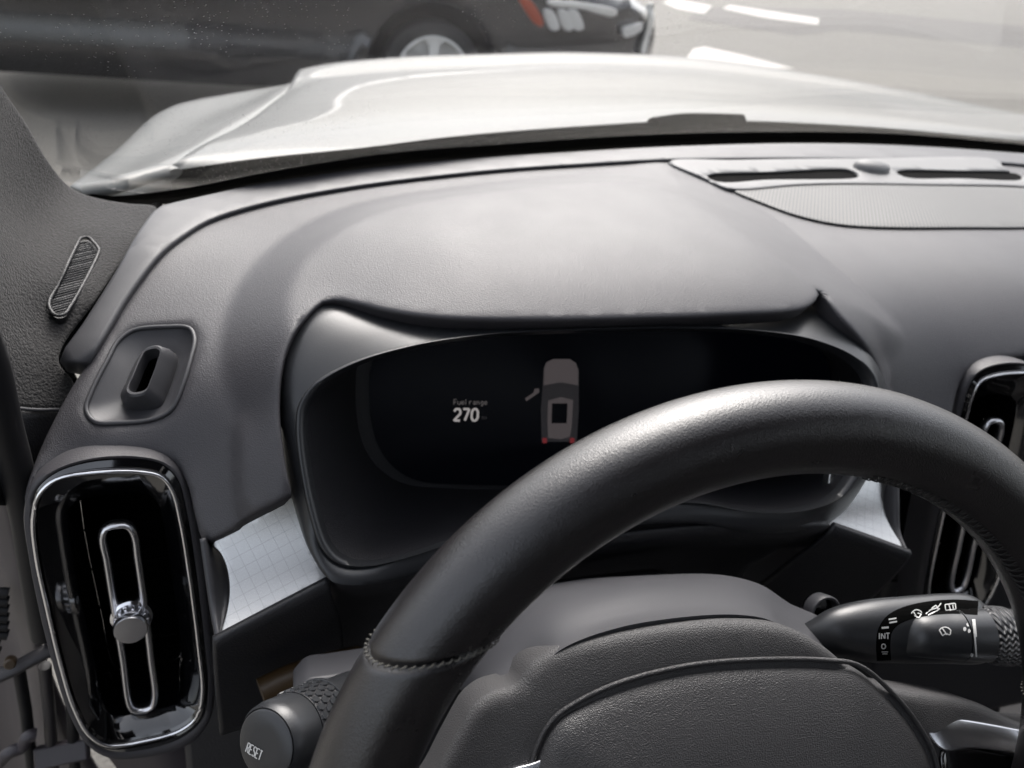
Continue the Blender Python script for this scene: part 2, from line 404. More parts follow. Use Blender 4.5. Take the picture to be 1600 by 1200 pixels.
lathe('light_sensor', sf, [(.0215, -.004), (.0215, .003), (.0195, .0062), (.014, .0085), (.007, .0098), (.0005, .010)], 'demister_plastic', dash, ex=.78)
SPK = [(1143, 296), (1250, 290), (1400, 289), (1600, 294), (1700, 305), (1720, 340), (1640, 353), (1500, 356), (1400, 356), (1310, 351), (1245, 337), (1190, 317)]
m = mat('speaker_mesh', (.07, .07, .07), .55)
nt_ = m.node_tree; tc = nt_.nodes.new('ShaderNodeTexCoord'); mp = nt_.nodes.new('ShaderNodeMapping'); mp.inputs['Rotation'].default_value = (0, 0, .6)
vo = nt_.nodes.new('ShaderNodeTexVoronoi'); vo.inputs['Scale'].default_value = 300; vo.inputs['Randomness'].default_value = 0; vo.voronoi_dimensions = '2D'
rp = nt_.nodes.new('ShaderNodeValToRGB'); rp.color_ramp.elements[0].position = .34; rp.color_ramp.elements[0].color = (.010, .010, .010, 1); rp.color_ramp.elements[1].position = .44; rp.color_ramp.elements[1].color = (.075, .075, .073, 1)
nt_.links.new(tc.outputs['Object'], mp.inputs[0]); nt_.links.new(mp.outputs[0], vo.inputs['Vector']); nt_.links.new(vo.outputs['Distance'], rp.inputs[0]); nt_.links.new(rp.outputs[0], nt_.nodes['Principled BSDF'].inputs['Base Color'])
panel('speaker_grille', PF, dpx(SPK, 140, base_h(.002)), lambda q: BASE(q)+.003, 'speaker_mesh', dash, thick=.006, grid=.012, er=.0015)

# side demister outlet set in the pad
c3 = PF.px_on(222, 590, PADW); cw = PF.wld(c3)
e_ = .01; dA = (PADW(np.array([[c3[0]+e_, c3[1]]]))-PADW(np.array([[c3[0]-e_, c3[1]]])))[0]/(2*e_); dB = (PADW(np.array([[c3[0], c3[1]+e_]]))-PADW(np.array([[c3[0], c3[1]-e_]])))[0]/(2*e_)
nrm = PF.n-PF.a*dA-PF.b*dB
SF = Frame(cw, (1, 0, 0), nrm)
sv = empty('side_demister_vent', cw-np.array([0, 0, .02]), 'small grey demister outlet with slotted box, beside the windscreen pillar', 'air vent')
rim_l = np.array([SF.loc(PF.wld(np.array([*p, PADW(p[None])[0]]))) for p in sv_out])
cR = rim_l[:, :2].mean(0)
def sc(l, k): return (l[:, :2]-cR)*k+cR
ring_pts = SF.wld(np.column_stack([sc(rim_l, .985), rim_l[:, 2]-.0004]))
tube('rim', ring_pts, .0014, 'smooth_plastic', sv, True, 8)
BOXO = [(186, 622), (196, 598), (210, 568), (222, 550), (240, 545), (268, 546), (275, 556), (270, 580), (258, 612), (248, 630), (222, 636), (196, 634)]
BOXI = [(204, 612), (212, 590), (224, 562), (230, 553), (246, 549), (252, 553), (248, 570), (238, 598), (230, 613), (212, 617)]
bo = crom([SF.px(x, y, -.006)[:2] for x, y in BOXO], 90); bi = crom([SF.px(x, y, .002)[:2] for x, y in BOXI], 90)
def roll_to(c, ref):                                  # start each loop at the same corner
    k = int(np.argmin(np.linalg.norm((c-c.mean(0))/np.ptp(c, 0)-(ref[0]-ref.mean(0))/np.ptp(ref, 0), axis=1))); return np.roll(c, -k, 0)
r0 = sc(rim_l, .965); bo = roll_to(bo, r0); bi = roll_to(bi, r0)
lv = lambda c, w_: SF.wld(np.column_stack([c, np.full(len(c), w_) if np.isscalar(w_) else w_]))
loftp('dish', [lv(r0, rim_l[:, 2]-.0012), lv(r0*.72+bo*.28, rim_l[:, 2]*.6-.0045), lv(r0*.3+bo*.7, -.008), lv(bo*1.0, -.0095)], 'smooth_plastic', sv)
bic = bi.mean(0)
loftp('outlet_box', [lv(bo, -.010), lv(bo*.85+bi*.15, -.004), lv((bi-bic)*1.18+bic, .0042), lv((bi-bic)*1.1+bic, .0052), lv(bi, .0050), lv((bi-bic)*.97+bic, -.012)], 'smooth_plastic', sv, angle=35)
loftp('slot', [lv((bi-bic)*.97+bic, -.004), lv((bi-bic)*.9+bic, -.025)], 'void', sv, cap=True)

# ================================================================== instrument display
RIM = [(462, 665), (468, 628), (496, 594), (556, 563), (640, 539), (740, 523), (900, 514), (1050, 511), (1180, 515), (1270, 529), (1330, 553), (1366, 588), (1374, 640), (1362, 700), (1338, 747), (1310, 780), (1250, 800), (1170, 801), (1090, 787), (980, 790), (850, 812), (700, 850), (640, 870), (570, 886), (530, 882), (502, 858), (482, 800), (467, 725)]
OUTR = [(437, 650, .380), (441, 580, .393), (456, 524, .410), (482, 486, .424), (520, 468, .436), (620, 486, .440), (900, 500, .436), (1050, 498, .436), (1180, 490, .438), (1262, 472, .436), (1312, 486, .424), (1360, 545, .402), (1384, 610, .388), (1380, 700, .371), (1350, 760, .352), (1312, 808, .334), (1252, 830, .322), (1170, 832, .322), (1090, 818, .324), (980, 822, .325), (850, 846, .324), (700, 884, .321), (640, 902, .318), (570, 914, .313), (518, 908, .315), (486, 866, .327), (462, 800, .347), (444, 725, .366)]
lean = .66; RF = Frame((.18, .373, CAMZ-.24), (1, 0, 0), (0, -1, lean))
rim_w = np.array([RF.wld(RF.px(x, y)) for x, y in RIM]); out_w = np.array([Py(x, y, v) for x, y, v in OUTR])
both = crom(np.hstack([rim_w, out_w]), 220); rim_c, out_c = both[:, :3], both[:, 3:]
clu = empty('instrument_display', (.18, .40, CAMZ-.36), 'digital instrument display in a deep black bezel behind the steering wheel', 'display')
cen = rim_c.mean(0)
inn = lambda c, k, d: (c-cen)*k+cen-RF.n*d
bul = .5*(rim_c+out_c)+RF.n*.0012+np.array([0, 0, .0005])
loftp('bezel', [out_c-RF.n*.03, out_c, .75*out_c+.25*rim_c+(bul-.5*(rim_c+out_c))*.75, bul, .25*out_c+.75*rim_c+(bul-.5*(rim_c+out_c))*.75, rim_c+RF.n*.0], 'satin_black', clu, angle=80)
loftp('bezel_lip', [rim_c-RF.n*.001, inn(rim_c, .997, -.0022), inn(rim_c, .988, -.0026), inn(rim_c, .975, .001), inn(rim_c, .966, .006)], 'satin_black', clu, angle=80)
SCF = Frame(Py(875, 640, .455), (1, 0, 0), (0, -math.cos(.42), math.sin(.42)))
SCR = [(578, 620), (588, 688), (612, 727), (648, 750), (720, 758), (900, 757), (1100, 748), (1210, 736), (1270, 710), (1300, 650), (1296, 570), (1250, 516), (1100, 492), (900, 486), (720, 494), (620, 520), (585, 560)]
scr_c = crom([SCF.px(x, y)[:2] for x, y in SCR], 220)
scr_w = SCF.wld(np.column_stack([scr_c, np.zeros(220)]))
rl = SCF.loc(rim_c)[:, :2]; k0 = int(np.argmin(np.linalg.norm(scr_c-scr_c.mean(0)-(rl[0]-rl.mean(0))*.8, axis=1)))
if np.sign(np.cross(scr_c[10]-scr_c.mean(0), scr_c[30]-scr_c.mean(0))) != np.sign(np.cross(rl[10]-rl.mean(0), rl[30]-rl.mean(0))): scr_w = scr_w[::-1]; k0 = 219-k0
scr_w = np.roll(scr_w, -k0, 0)
scen = scr_w.mean(0)
loftp('bezel_wall', [inn(rim_c, .966, .006), .6*inn(rim_c, .96, .02)+.4*scr_w, (scr_w-scen)*1.06+scen, (scr_w-scen)*1.05+scen-SCF.n*.004, scr_w-SCF.n*.004], 'dark_plastic', clu, angle=30)
mat('screen_glass', (.001, .0012, .002), .22, spec=.12, emit=((.10, .14, .30), .0006))
screen = mesh('screen', np.vstack([scr_w-SCF.n*.002, scen[None]-SCF.n*.002, scr_w-SCF.n*.006, scen[None]-SCF.n*.006]), [(i, (i+1) % 220, 220) for i in range(220)]+[((i+1) % 220+221, i+221, 441) for i in range(220)]+[(i, i+221, (i+1) % 220+221, (i+1) % 220) for i in range(220)], 'screen_glass', clu, False)
sb = bvh_of(screen)
def em(name, c, s): return mat(name, (.01, .01, .01), .5, emit=(c, s))
em('display_white', (1, .93, .92), .075); em('display_grey', (1, .9, .9), .018); em('display_body', (.95, .80, .82), .014); em('display_dark', (.5, .45, .5), .006); em('display_red', (1, .1, .12), .03)
G = {'F': [[(0, 1), (0, 0), (1, 0)], [(0, .5), (.8, .5)]], 'u': [[(0, .35), (0, .85), (.3, 1), (.7, 1), (1, .8)], [(1, .35), (1, 1)]], 'e': [[(0, .68), (1, .68), (.85, .4), (.4, .35), (0, .6), (.1, .9), (.5, 1), (.95, .9)]],
     'l': [[(.4, 0), (.4, 1)]], 'r': [[(.1, .35), (.1, 1)], [(.1, .6), (.5, .36), (.9, .38)]], 'a': [[(.1, .42), (.6, .35), (.9, .5), (.9, 1)], [(.9, .65), (.3, .65), (.05, .82), (.3, 1), (.9, .88)]],
     'n': [[(.05, .35), (.05, 1)], [(.05, .5), (.5, .35), (.9, .5), (.9, 1)]], 'g': [[(.9, .35), (.9, 1.15), (.5, 1.3), (.1, 1.2)], [(.9, .5), (.4, .35), (.05, .65), (.4, 1), (.9, .85)]],
     '2': [[(0, .22), (.2, 0), (.8, 0), (1, .2), (1, .4), (0, 1), (1, 1)]], '7': [[(0, 0), (1, 0), (.35, 1)]], '0': [[(.25, 0), (.75, 0), (1, .25), (1, .75), (.75, 1), (.25, 1), (0, .75), (0, .25), (.25, 0)]],
     'm': [[(0, .35), (0, 1)], [(0, .45), (.3, .35), (.5, .5), (.5, 1)], [(.5, .45), (.8, .35), (1, .5), (1, 1)]], 'i': [[(.5, .35), (.5, 1)], [(.5, 0), (.5, .1)]],
     'R': [[(0, 1), (0, 0), (.8, 0), (1, .2), (.8, .5), (0, .5)], [(.5, .5), (1, 1)]], 'E': [[(1, 0), (0, 0), (0, 1), (1, 1)], [(0, .5), (.8, .5)]], 'S': [[(1, .12), (.7, 0), (.2, 0), (0, .22), (.25, .46), (.75, .54), (1, .76), (.8, 1), (.2, 1), (0, .88)]],
     'T': [[(0, 0), (1, 0)], [(.5, 0), (.5, 1)]], 'I': [[(.5, 0), (.5, 1)]], 'N': [[(0, 1), (0, 0), (1, 1), (1, 0)]], 'O': [[(.25, 0), (.75, 0), (1, .25), (1, .75), (.75, 1), (.25, 1), (0, .75), (0, .25), (.25, 0)]]}
def word(txt, org, ex, ey, cw_, gap):
    """letters as pixel strokes: org = top left, ex = unit along the line, ey = letter height vector"""
    out = []; x = 0; org, ex, ey = np.array(org, float), np.array(ex, float), np.array(ey, float)
    for ch in txt:
        if ch == ' ': x += cw_*.6; continue
        wd = cw_*(.5 if ch in 'lIi' else 1)
        for st in G[ch]: out.append([tuple(org+ex*(x+u*wd)+ey*v) for u, v in st])
        x += wd+gap
    return out
printed('range_caption', sb, word('Fuel range', (709, 624), (1, 0), (0, 8), 4.2, 1.7), 1.3, 'display_grey', clu)
printed('range_digits', sb, word('270', (710, 639), (1, 0), (-1, 18), 9.5, 4.2), 3.6, 'display_white', clu)
printed('range_unit', sb, word('mi', (753, 648), (1, 0), (0, 7), 4, 1.6), 1.2, 'display_dark', clu)
icon = lambda n, pl, m_, l: printed(n, sb, [], 1, m_, clu, l, [pl])
icon('icon_car_body', [(849, 575), (853, 566), (864, 561), (890, 561), (900, 567), (904, 578), (904, 640), (901, 690), (846, 690), (845, 640), (848, 600)], 'display_dark', .0003)
icon('icon_car_bonnet', [(850, 576), (854, 566), (864, 561), (890, 561), (899, 567), (903, 578), (903, 602), (876, 597), (849, 602)], 'display_body', .0006)
icon('icon_car_roof', [(856, 626), (876, 620), (895, 625), (893, 664), (890, 682), (876, 686), (856, 684), (855, 660)], 'display_body', .0006)
icon('icon_sunroof', [(862, 630), (886, 630), (885, 661), (861, 661)], 'screen_glass', .0009)
icon('icon_open_door', [(835, 607), (842, 607), (842, 613), (822, 627), (820, 622), (834, 613)], 'display_body', .0006)
for x in (850, 893): icon('icon_tail_light', [(x-3, 684), (x+4, 684), (x+4, 692), (x-3, 692)], 'display_red', .0008)

# ================================================================== decor panels and lower dash
m = mat('brushed_metal', (.52, .52, .51), .27, metal=1)
nt_ = m.node_tree; tc = nt_.nodes.new('ShaderNodeTexCoord'); b_ = nt_.nodes['Principled BSDF']
mp = nt_.nodes.new('ShaderNodeMapping'); mp.inputs['Rotation'].default_value = (.5, 0, 0)
bk = nt_.nodes.new('ShaderNodeTexBrick'); bk.offset = 0; bk.inputs['Scale'].default_value = 1; bk.inputs['Brick Width'].default_value = .0068; bk.inputs['Row Height'].default_value = .0068; bk.inputs['Mortar Size'].default_value = .00016; bk.inputs['Mortar Smooth'].default_value = .2
bk.inputs['Color1'].default_value = bk.inputs['Color2'].default_value = (.47, .47, .46, 1); bk.inputs['Mortar'].default_value = (.36, .36, .355, 1)
nz = nt_.nodes.new('ShaderNodeTexNoise'); mp2 = nt_.nodes.new('ShaderNodeMapping'); mp2.inputs['Scale'].default_value = (60, 2500, 2500); nz.inputs['Scale'].default_value = 1
bp = nt_.nodes.new('ShaderNodeBump'); bp.inputs['Strength'].default_value = .15; bp.inputs['Distance'].default_value = .0002
nt_.links.new(tc.outputs['UV'], bk.inputs['Vector']); nt_.links.new(bk.outputs['Color'], b_.inputs['Base Color'])
nt_.links.new(tc.outputs['Object'], mp2.inputs[0]); nt_.links.new(mp2.outputs[0], nz.inputs['Vector']); nt_.links.new(nz.outputs[0], bp.inputs['Height']); nt_.links.new(bp.outputs[0], b_.inputs['Normal'])
q4 = np.array([P((512, 905, 'y', .318)), P((340, 1000, 'y', .303)), P((345, 850, 'y', .352)), P((465, 775, 'y', .352))])
dn = np.cross(q4[1]-q4[0], q4[3]-q4[0]); dn /= np.linalg.norm(dn); dn *= -np.sign(dn[1])
DF = Frame(q4.mean(0), (1, 0, 0), dn)
DEC = [(324, 850), (330, 843), (400, 800), (460, 760), (478, 800), (490, 850), (513, 904), (510, 909), (430, 952), (345, 999), (340, 999), (344, 985), (351, 955), (353, 920), (347, 885), (337, 864)]
dec_o = crom([DF.px(x, y)[:2] for x, y in DEC], 160)
bb = dec_o[:, 1]; bmid = .5*(bb.min()+bb.max()); bh = .5*np.ptp(bb)
dfun = lambda q: -.011*(1-((q[:, 1]-bmid)/bh)**2)
dpL = panel('decor_panel', DF, dec_o, dfun, 'brushed_metal', dash, thick=.006, grid=.004, er=.0012)
uvl = dpL.data.uv_layers.new(name='UVMap'); od = wloc(dpL)
ed0, ed1 = DF.px(342, 1000)[:2], DF.px(512, 907)[:2]; eu = (ed1-ed0)/np.linalg.norm(ed1-ed0); ev = np.array([-eu[1], eu[0]])
for lp in dpL.data.loops:
    q = DF.loc(np.array(dpL.data.vertices[lp.vertex_index].co)+od)[:2]-ed0; uvl.data[lp.index].uv = (q@eu+.0005, q@ev+.0045)
dpR = mirror_obj(dpL, 'decor_panel', dash, dx=.003)
LOW = [P((335, 1003, 'y', .304)), P((425, 956, 'y', .311)), P((514, 909, 'y', .319))]
LO2 = [P((335, 1022, 'y', .306)), P((425, 975, 'y', .314)), P((519, 930, 'y', .322))]
LO3 = [P((338, 1075, 'y', .318)), P((430, 1025, 'y', .326)), P((532, 966, 'y', .334))]
LO4 = [P((345, 1150, 'y', .36)), P((430, 1120, 'y', .37)), P((540, 1050, 'y', .38))]
lpL = loft('lower_trim', [LOW, LO2, LO3, LO4], 'dark_plastic', dash, n=30, sub=5); solid(lpL, .004)
lpR = mirror_obj(lpL, 'lower_trim', dash)
# cheek between the vent and the decor panel
CH = [[P((312, 842, 'y', .346)), P((320, 900, 'y', .334)), P((328, 955, 'y', .322)), P((337, 1006, 'y', .304))],
      [P((319, 846, 'y', .356)), P((340, 895, 'y', .346)), P((345, 945, 'y', .330)), P((341, 1003, 'y', .306))],
      [P((326, 848, 'y', .360)), P((355, 893, 'y', .350)), P((358, 938, 'y', .333)), P((346, 1001, 'y', .306))]]
ckL = loft('vent_cheek', CH, 'smooth_plastic', dash, n=30, sub=3); solid(ckL, .003)
mirror_obj(ckL, 'vent_cheek', dash)
# under the display
U0 = out_c[int(220*.55):int(220*.92)]
UA = [P((516, 905, 'y', .319)), P((700, 890, 'y', .322)), P((900, 850, 'y', .325)), P((1100, 826, 'y', .324)), P((1296, 822, 'y', .320))]
UB = [P((520, 935, 'y', .326)), P((700, 915, 'y', .332)), P((900, 880, 'y', .335)), P((1100, 850, 'y', .334)), P((1296, 850, 'y', .330))]
UC = [p+np.array([0, .06, -.07]) for p in UB]; UD = [p+np.array([0, .05, -.30]) for p in UC]
solid(loft('display_underside', [UA, UB, UC, UD], 'dark_plastic', dash, n=50, sub=3), .004)
kf = Frame((.2, .44, CAMZ-.62), (1, 0, 0), (0, -1, .25))
box('knee_panel', kf, -.30, .62, -.35, .22, -.02, 0, 'dark_plastic', dash, .006)
kw = Frame(Py(400, 1065, .30), (.9, .1, .25), (0, -1, .4))
tube('brown_bar', crom([Py(408, 1082, .31), Py(450, 1062, .315), Py(500, 1045, .32), Py(560, 1030, .33)], 20, False), .0085, 'dark_brown', dash, sect=14)  # brown bar added in place of a brownish light reflection

# ================================================================== air vents
VF = Frame(Py(170, 735, .372), (1, 0, .02), (.10, -.97, .20))
V_SUR = [(36, 800), (44, 872), (62, 962), (85, 1052), (105, 1112), (135, 1162), (172, 1185), (230, 1184), (292, 1168), (326, 1132), (338, 1060), (330, 960), (318, 850), (305, 790), (290, 745), (262, 718), (210, 706), (140, 710), (85, 728), (50, 754)]
V_BEZ = [(47, 800), (53, 872), (70, 957), (92, 1047), (112, 1108), (138, 1156), (172, 1175), (230, 1172), (286, 1153), (316, 1125), (325, 1080), (318, 990), (305, 880), (292, 800), (277, 748), (252, 725), (210, 717), (140, 721), (88, 738), (58, 764)]
V_RNG = [(52, 810), (57, 870), (74, 950), (96, 1042), (116, 1106), (140, 1148), (170, 1165), (225, 1158), (278, 1143), (306, 1122), (316, 1085), (310, 1010), (296, 900), (282, 815), (269, 766), (252, 745), (215, 737), (140, 739), (88, 749), (61, 773)]
V_INN = [(108, 812), (116, 880), (132, 960), (150, 1040), (160, 1090), (170, 1112), (186, 1118), (225, 1111), (264, 1103), (280, 1096), (286, 1075), (281, 1000), (268, 900), (255, 820), (248, 790), (236, 776), (205, 772), (150, 776), (122, 784), (110, 796)]
LOOP = [(160, 838), (166, 823), (182, 819), (199, 819), (209, 832), (215, 870), (226, 945), (236, 1030), (242, 1085), (237, 1102), (222, 1107), (208, 1106), (201, 1094), (192, 1030), (178, 945), (166, 870)]
KNOB = (206, 962)
def vpx(L, n, w_): return crom([VF.px(x, y, w_)[:2] for x, y in L], n)
vw = lambda c, w_: VF.wld(np.column_stack([c, np.full(len(c), w_)]))
def make_vent(v):
    sur, bez, rng, inn_ = vpx(V_SUR, 160, -.004), vpx(V_BEZ, 160, 0), vpx(V_RNG, 160, .001), vpx(V_INN, 160, -.012)
    k = lambda c, f_: (c-c.mean(0))*f_+c.mean(0)
    loftp('surround', [vw(k(sur, .99), -.03), vw(sur, -.012), vw(k(sur, .996), -.005), vw(.6*sur+.4*bez, -.0005), vw(bez, -.0005), vw(k(bez, .99), -.004)], 'pad', v, angle=80)
    loftp('bezel', [vw(k(bez, .995), -.004), vw(.9*bez+.1*rng, .0), vw(.4*bez+.6*rng, .0015), vw(rng, .0005), vw(k(rng, .97), -.001), vw(.9*rng+.1*inn_, -.002), vw(.06*rng+.94*inn_, -.0112), vw(inn_, -.0128), vw(k(inn_, .985), -.055)], 'gloss_black', v, angle=32)
    loftp('duct', [vw(k(inn_, .975), -.054), vw(k(inn_, .95), -.085)], 'void', v, cap=True)
    tube('trim_ring', vw(rng, .0012), .0012, 'chrome', v, True, 8)
    L = vpx(LOOP, 90, -.007)
    tube('handle_loop', vw(L, -.007), .0023, 'satin_silver', v, True, 12, flat=(VF.n, 1.9))
    for i in range(5):                                   # airflow vanes behind the loop
        y = 830+i*60; a0, b0, _ = VF.px(120+i*11, y, -.055); a1, b1, _ = VF.px(262+i*5, y-8, -.055)
        fr = Frame(VF.wld(np.array([(a0+a1)/2, (b0+b1)/2, -.060])), VF.a, VF.n+.5*VF.b)
        box('vane', fr, -.5*(a1-a0), .5*(a1-a0), -.0006, .0006, -.010, .006, 'void', v, .0003, 1)
    kf_ = Frame(VF.wld(VF.px(*KNOB, -.006)), VF.a, VF.n)
    lathe('knob_collar', kf_, [(.0120, -.006), (.0122, -.001), (.0114, .002), (.0098, .003), (.0090, .001)], 'chrome', v)
    lathe('knob', kf_, [(.0082, 0), (.0082, .007), (.0088, .0085), (.0092, .011), (.0092, .0135), (.0086, .0146), (.0002, .0148)], 'satin_silver', v)
    for i in range(14):
        t = 2*math.pi*i/14; fr = Frame(VF.wld(VF.px(*KNOB, -.006))+.0086*(math.cos(t)*VF.a+math.sin(t)*VF.b)+VF.n*.004, math.cos(t)*VF.a+math.sin(t)*VF.b, VF.n)
        box('grip_rib', fr, -.0008, .0008, -.0007, .0007, -.003, .003, 'chrome', v, .0002, 1)
vent = empty('air_vent', VF.wld(np.array([0, -.19, 0])), 'tall gloss black air vent with silver loop and knob beside the door', 'air vent', 'tall dashboard air vents')
make_vent(vent)
lc = VF.wld(VF.px(266, 760, .001)); tgt = Py(1524, 608, .395); off = tgt-np.array([MIRX-lc[0], lc[1], lc[2]])
ventR = empty('air_vent', (.47, .35, CAMZ-.46), 'tall gloss black air vent partly hidden behind the steering wheel rim', 'air vent', 'tall dashboard air vents')
for ch in list(vent.children):
    mo = mirror_obj(ch, ch.name.split('.')[0], ventR, dx=off[0], dy=off[1], dz=off[2])
    for vv in mo.data.vertices: dz_ = tgt[2]-(vv.co.z+wloc(ventR)[2]); vv.co.x += .14*dz_; vv.co.z -= .28*max(dz_, 0); vv.co.y -= .03*max(dz_, 0)
csf = Frame((.72, .44, CAMZ-.42), (1, 0, 0), (0, -1, .2))
box('centre_stack', csf, -.16, .25, -.30, .15, -.03, 0, 'dark_plastic', dash, .01, 3)

# ================================================================== steering wheel
WC = np.array([.180, .144, CAMZ-.313]); TILT = math.radians(20)
WF = Frame(WC, (1, 0, 0), (0, -math.cos(TILT), math.sin(TILT)))
RW, rW = .1715, .0174
wheel = empty('steering_wheel', WC-np.array([0, 0, .19]), 'black leather steering wheel with stitched seams and a grained hub', 'steering wheel')
def rim_pt(u, v, k=1.0, extra=0.0, sk=0.0):
    u = u-sk*.085*(1-math.cos(v))
    d = np.array([math.cos(u), math.sin(u), 0])
    # slightly squared section, a finger ridge on the back
    r = rW*k*(1+.035*math.cos(2*v)-.03*math.cos(3*v))+extra
    return WF.wld((d*(RW+r*math.cos(v))+np.array([0, 0, r*math.sin(v)*1.06])))
U_SEAM_L, U_SEAM_R = math.radians(147.5), math.radians(10)
def skw(u):
    d = abs(((u-U_SEAM_L+math.pi) % (2*math.pi))-math.pi); return max(0.0, 1-d/.5)
def rim_part(name, u0, u1, mat_, n):
    V, Fc = [], []; m_ = 40; us = np.linspace(u0, u1, n)
    for i, u in enumerate(us):
        dd = min(abs(u-u0), abs(u1-u))*RW
        for k in range(m_): V.append(rim_pt(u, 2*math.pi*k/m_, 1.0, -.0018*math.exp(-(dd/.0016)**2), sk=skw(u)))
    for i in range(n-1):
        for k in range(m_): j = (k+1) % m_; Fc.append((i*m_+k, i*m_+j, (i+1)*m_+j, (i+1)*m_+k))
    Fc += [tuple(range(m_)), tuple((n-1)*m_+k for k in range(m_))]
    return mesh(name, V, Fc, mat_, wheel, True, 70)
def seg(u0, u1):                                    # denser rows at both ends for the seam
    return None
rimT = rim_part('rim_leather', U_SEAM_R+.001, U_SEAM_L-.001, 'leather', 700)
rimB = rim_part('rim_leather', U_SEAM_L+.001-2*math.pi+0, U_SEAM_R-.001, 'leather', 900)
def stitch_ring(u, name):
    V, Fc = [], []; n = 46
    for k in range(n):
        v = 2*math.pi*k/n
        for du in (-1,):
            k_ = 1.0 if u > 1 else 0.0; p0 = rim_pt(u+.0042, v, 1, -.0002, k_); p1 = rim_pt(u-.0042, v+.07, 1, -.0002, k_); pm = rim_pt(u, v+.035, 1, .0006, k_)
            c = crom([p0, pm, p1], 6, False); b0 = len(V); t = c[-1]-c[0]; t /= np.linalg.norm(t)
            out = pm-rim_pt(u, v+.035, 0.0, 0, k_); out /= np.linalg.norm(out); s_ = np.cross(t, out)
            for q in c:
                for a in range(5): V.append(q+.00034*(math.cos(a*1.2566)*s_+math.sin(a*1.2566)*out))
            for i in range(5):
                for a in range(5): Fc.append((b0+i*5+a, b0+i*5+(a+1) % 5, b0+(i+1)*5+(a+1) % 5, b0+(i+1)*5+a))
    o = mesh(name, V, Fc, 'thread', wheel); o['kind'] = 'stuff'; return o
stitch_ring(U_SEAM_L, 'seam_stitching'); stitch_ring(U_SEAM_R, 'seam_stitching')
# lacing along the inner edge of the rim
def lacing(u0, u1):
    V, Fc = [], []; n = int((u1-u0)*RW/.0042)
    for k in range(n):
        u = u0+(u1-u0)*k/n
        for dv in (1, -1):
            p0 = rim_pt(u, math.pi-.35+dv*.16, 1, .0001); p1 = rim_pt(u+.012, math.pi-.35-dv*.16, 1, .0001); pm = rim_pt(u+.006, math.pi-.35, 1, .0010)
            c = crom([p0, pm, p1], 6, False); b0 = len(V); t = c[-1]-c[0]; t /= np.linalg.norm(t); out = pm-rim_pt(u, 0, 0); out /= np.linalg.norm(out); s_ = np.cross(t, out)
            for q in c:
                for a in range(5): V.append(q+.00030*(math.cos(a*1.2566)*s_+math.sin(a*1.2566)*out))
            for i in range(5):
                for a in range(5): Fc.append((b0+i*5+a, b0+i*5+(a+1) % 5, b0+(i+1)*5+(a+1) % 5, b0+(i+1)*5+a))
    o = mesh('rim_lacing', V, Fc, 'thread_dark', wheel); o['kind'] = 'stuff'
lacing(math.radians(12), math.radians(78))
# hub: two-tier cover
HTILT = math.radians(37)
HF = Frame(WF.wld(WF.px(1100, 1120, -.026)), (1, 0, 0), (0, -math.cos(HTILT), math.sin(HTILT)))
def wpx(L, n, w_, closed=True): return crom([HF.px(x, y, w_)[:2] for x, y in L], n, closed)
HUBW = -.006
HUB = [(640, 1330), (690, 1215), (728, 1140), (745, 1112), (772, 1090), (812, 1074), (832, 1045), (872, 1016), (960, 989), (1060, 973), (1150, 968), (1222, 976), (1272, 1000), (1322, 1040), (1372, 1068), (1440, 1082), (1545, 1104), (1620, 1138), (1720, 1160), (1720, 1330), (1500, 1420), (1350, 1560), (1050, 1560), (820, 1420)]
hub_o = wpx(HUB, 260, HUBW)
AIR = [(836, 1240), (850, 1172), (872, 1131), (905, 1104), (952, 1078), (1005, 1060), (1085, 1043), (1185, 1035), (1290, 1036), (1340, 1044), (1390, 1085), (1432, 1137), (1458, 1190), (1466, 1280), (1420, 1400), (1300, 1470), (1080, 1470), (920, 1400), (852, 1310)]
AIRW = 0.0
air_o = wpx(AIR, 220, AIRW)
ac = air_o.mean(0)
def hubfun(q):
    di = dist(q, air_o); ins = inside(q, air_o)
    up_ = np.where(ins, 1, np.exp(-(di/.022)**2))
    spoke = np.clip((np.abs(q[:, 0]-.04)-.075)/.06, 0, 1)
    return HUBW+.006*up_-.006*sstep(spoke)
TRIM = [(1412, 1106), (1500, 1124), (1600, 1143), (1690, 1160), (1690, 1196), (1600, 1181), (1520, 1170), (1452, 1162), (1432, 1134)]
trim_o = wpx(TRIM, 90, HUBW)
panel('hub_frame', HF, hub_o, hubfun, 'suede', wheel, thick=.02, grid=.004, er=.005)
panel('spoke_trim', HF, trim_o, lambda q: hubfun(q)+.003-.25*(q[:, 1]-trim_o[:, 1].mean()), 'satin_silver', wheel, thick=.006, grid=.01, er=.001)
TRL = [(792, 1204), (830, 1188), (857, 1177), (862, 1190), (868, 1210), (860, 1240), (800, 1240), (780, 1225)]
panel('spoke_trim', HF, wpx(TRL, 60, HUBW), lambda q: hubfun(q)+.0025, 'satin_silver', wheel, thick=.006, grid=.01, er=.001)
BTN = [(1456, 1168), (1600, 1187), (1700, 1203), (1700, 1290), (1600, 1300), (1480, 1290), (1466, 1240)]
panel('button_panel', HF, wpx(BTN, 80, HUBW), lambda q: hubfun(q)+.002, 'gloss_black', wheel, thick=.006, grid=.01, er=.0015)
airfun = lambda q: AIRW+.024*(1-np.exp(-(dist(q, air_o)/.045)))+.0
panel('airbag_cover', HF, air_o, airfun, 'hub_plastic', wheel, thick=.016, grid=.0035, er=.006)
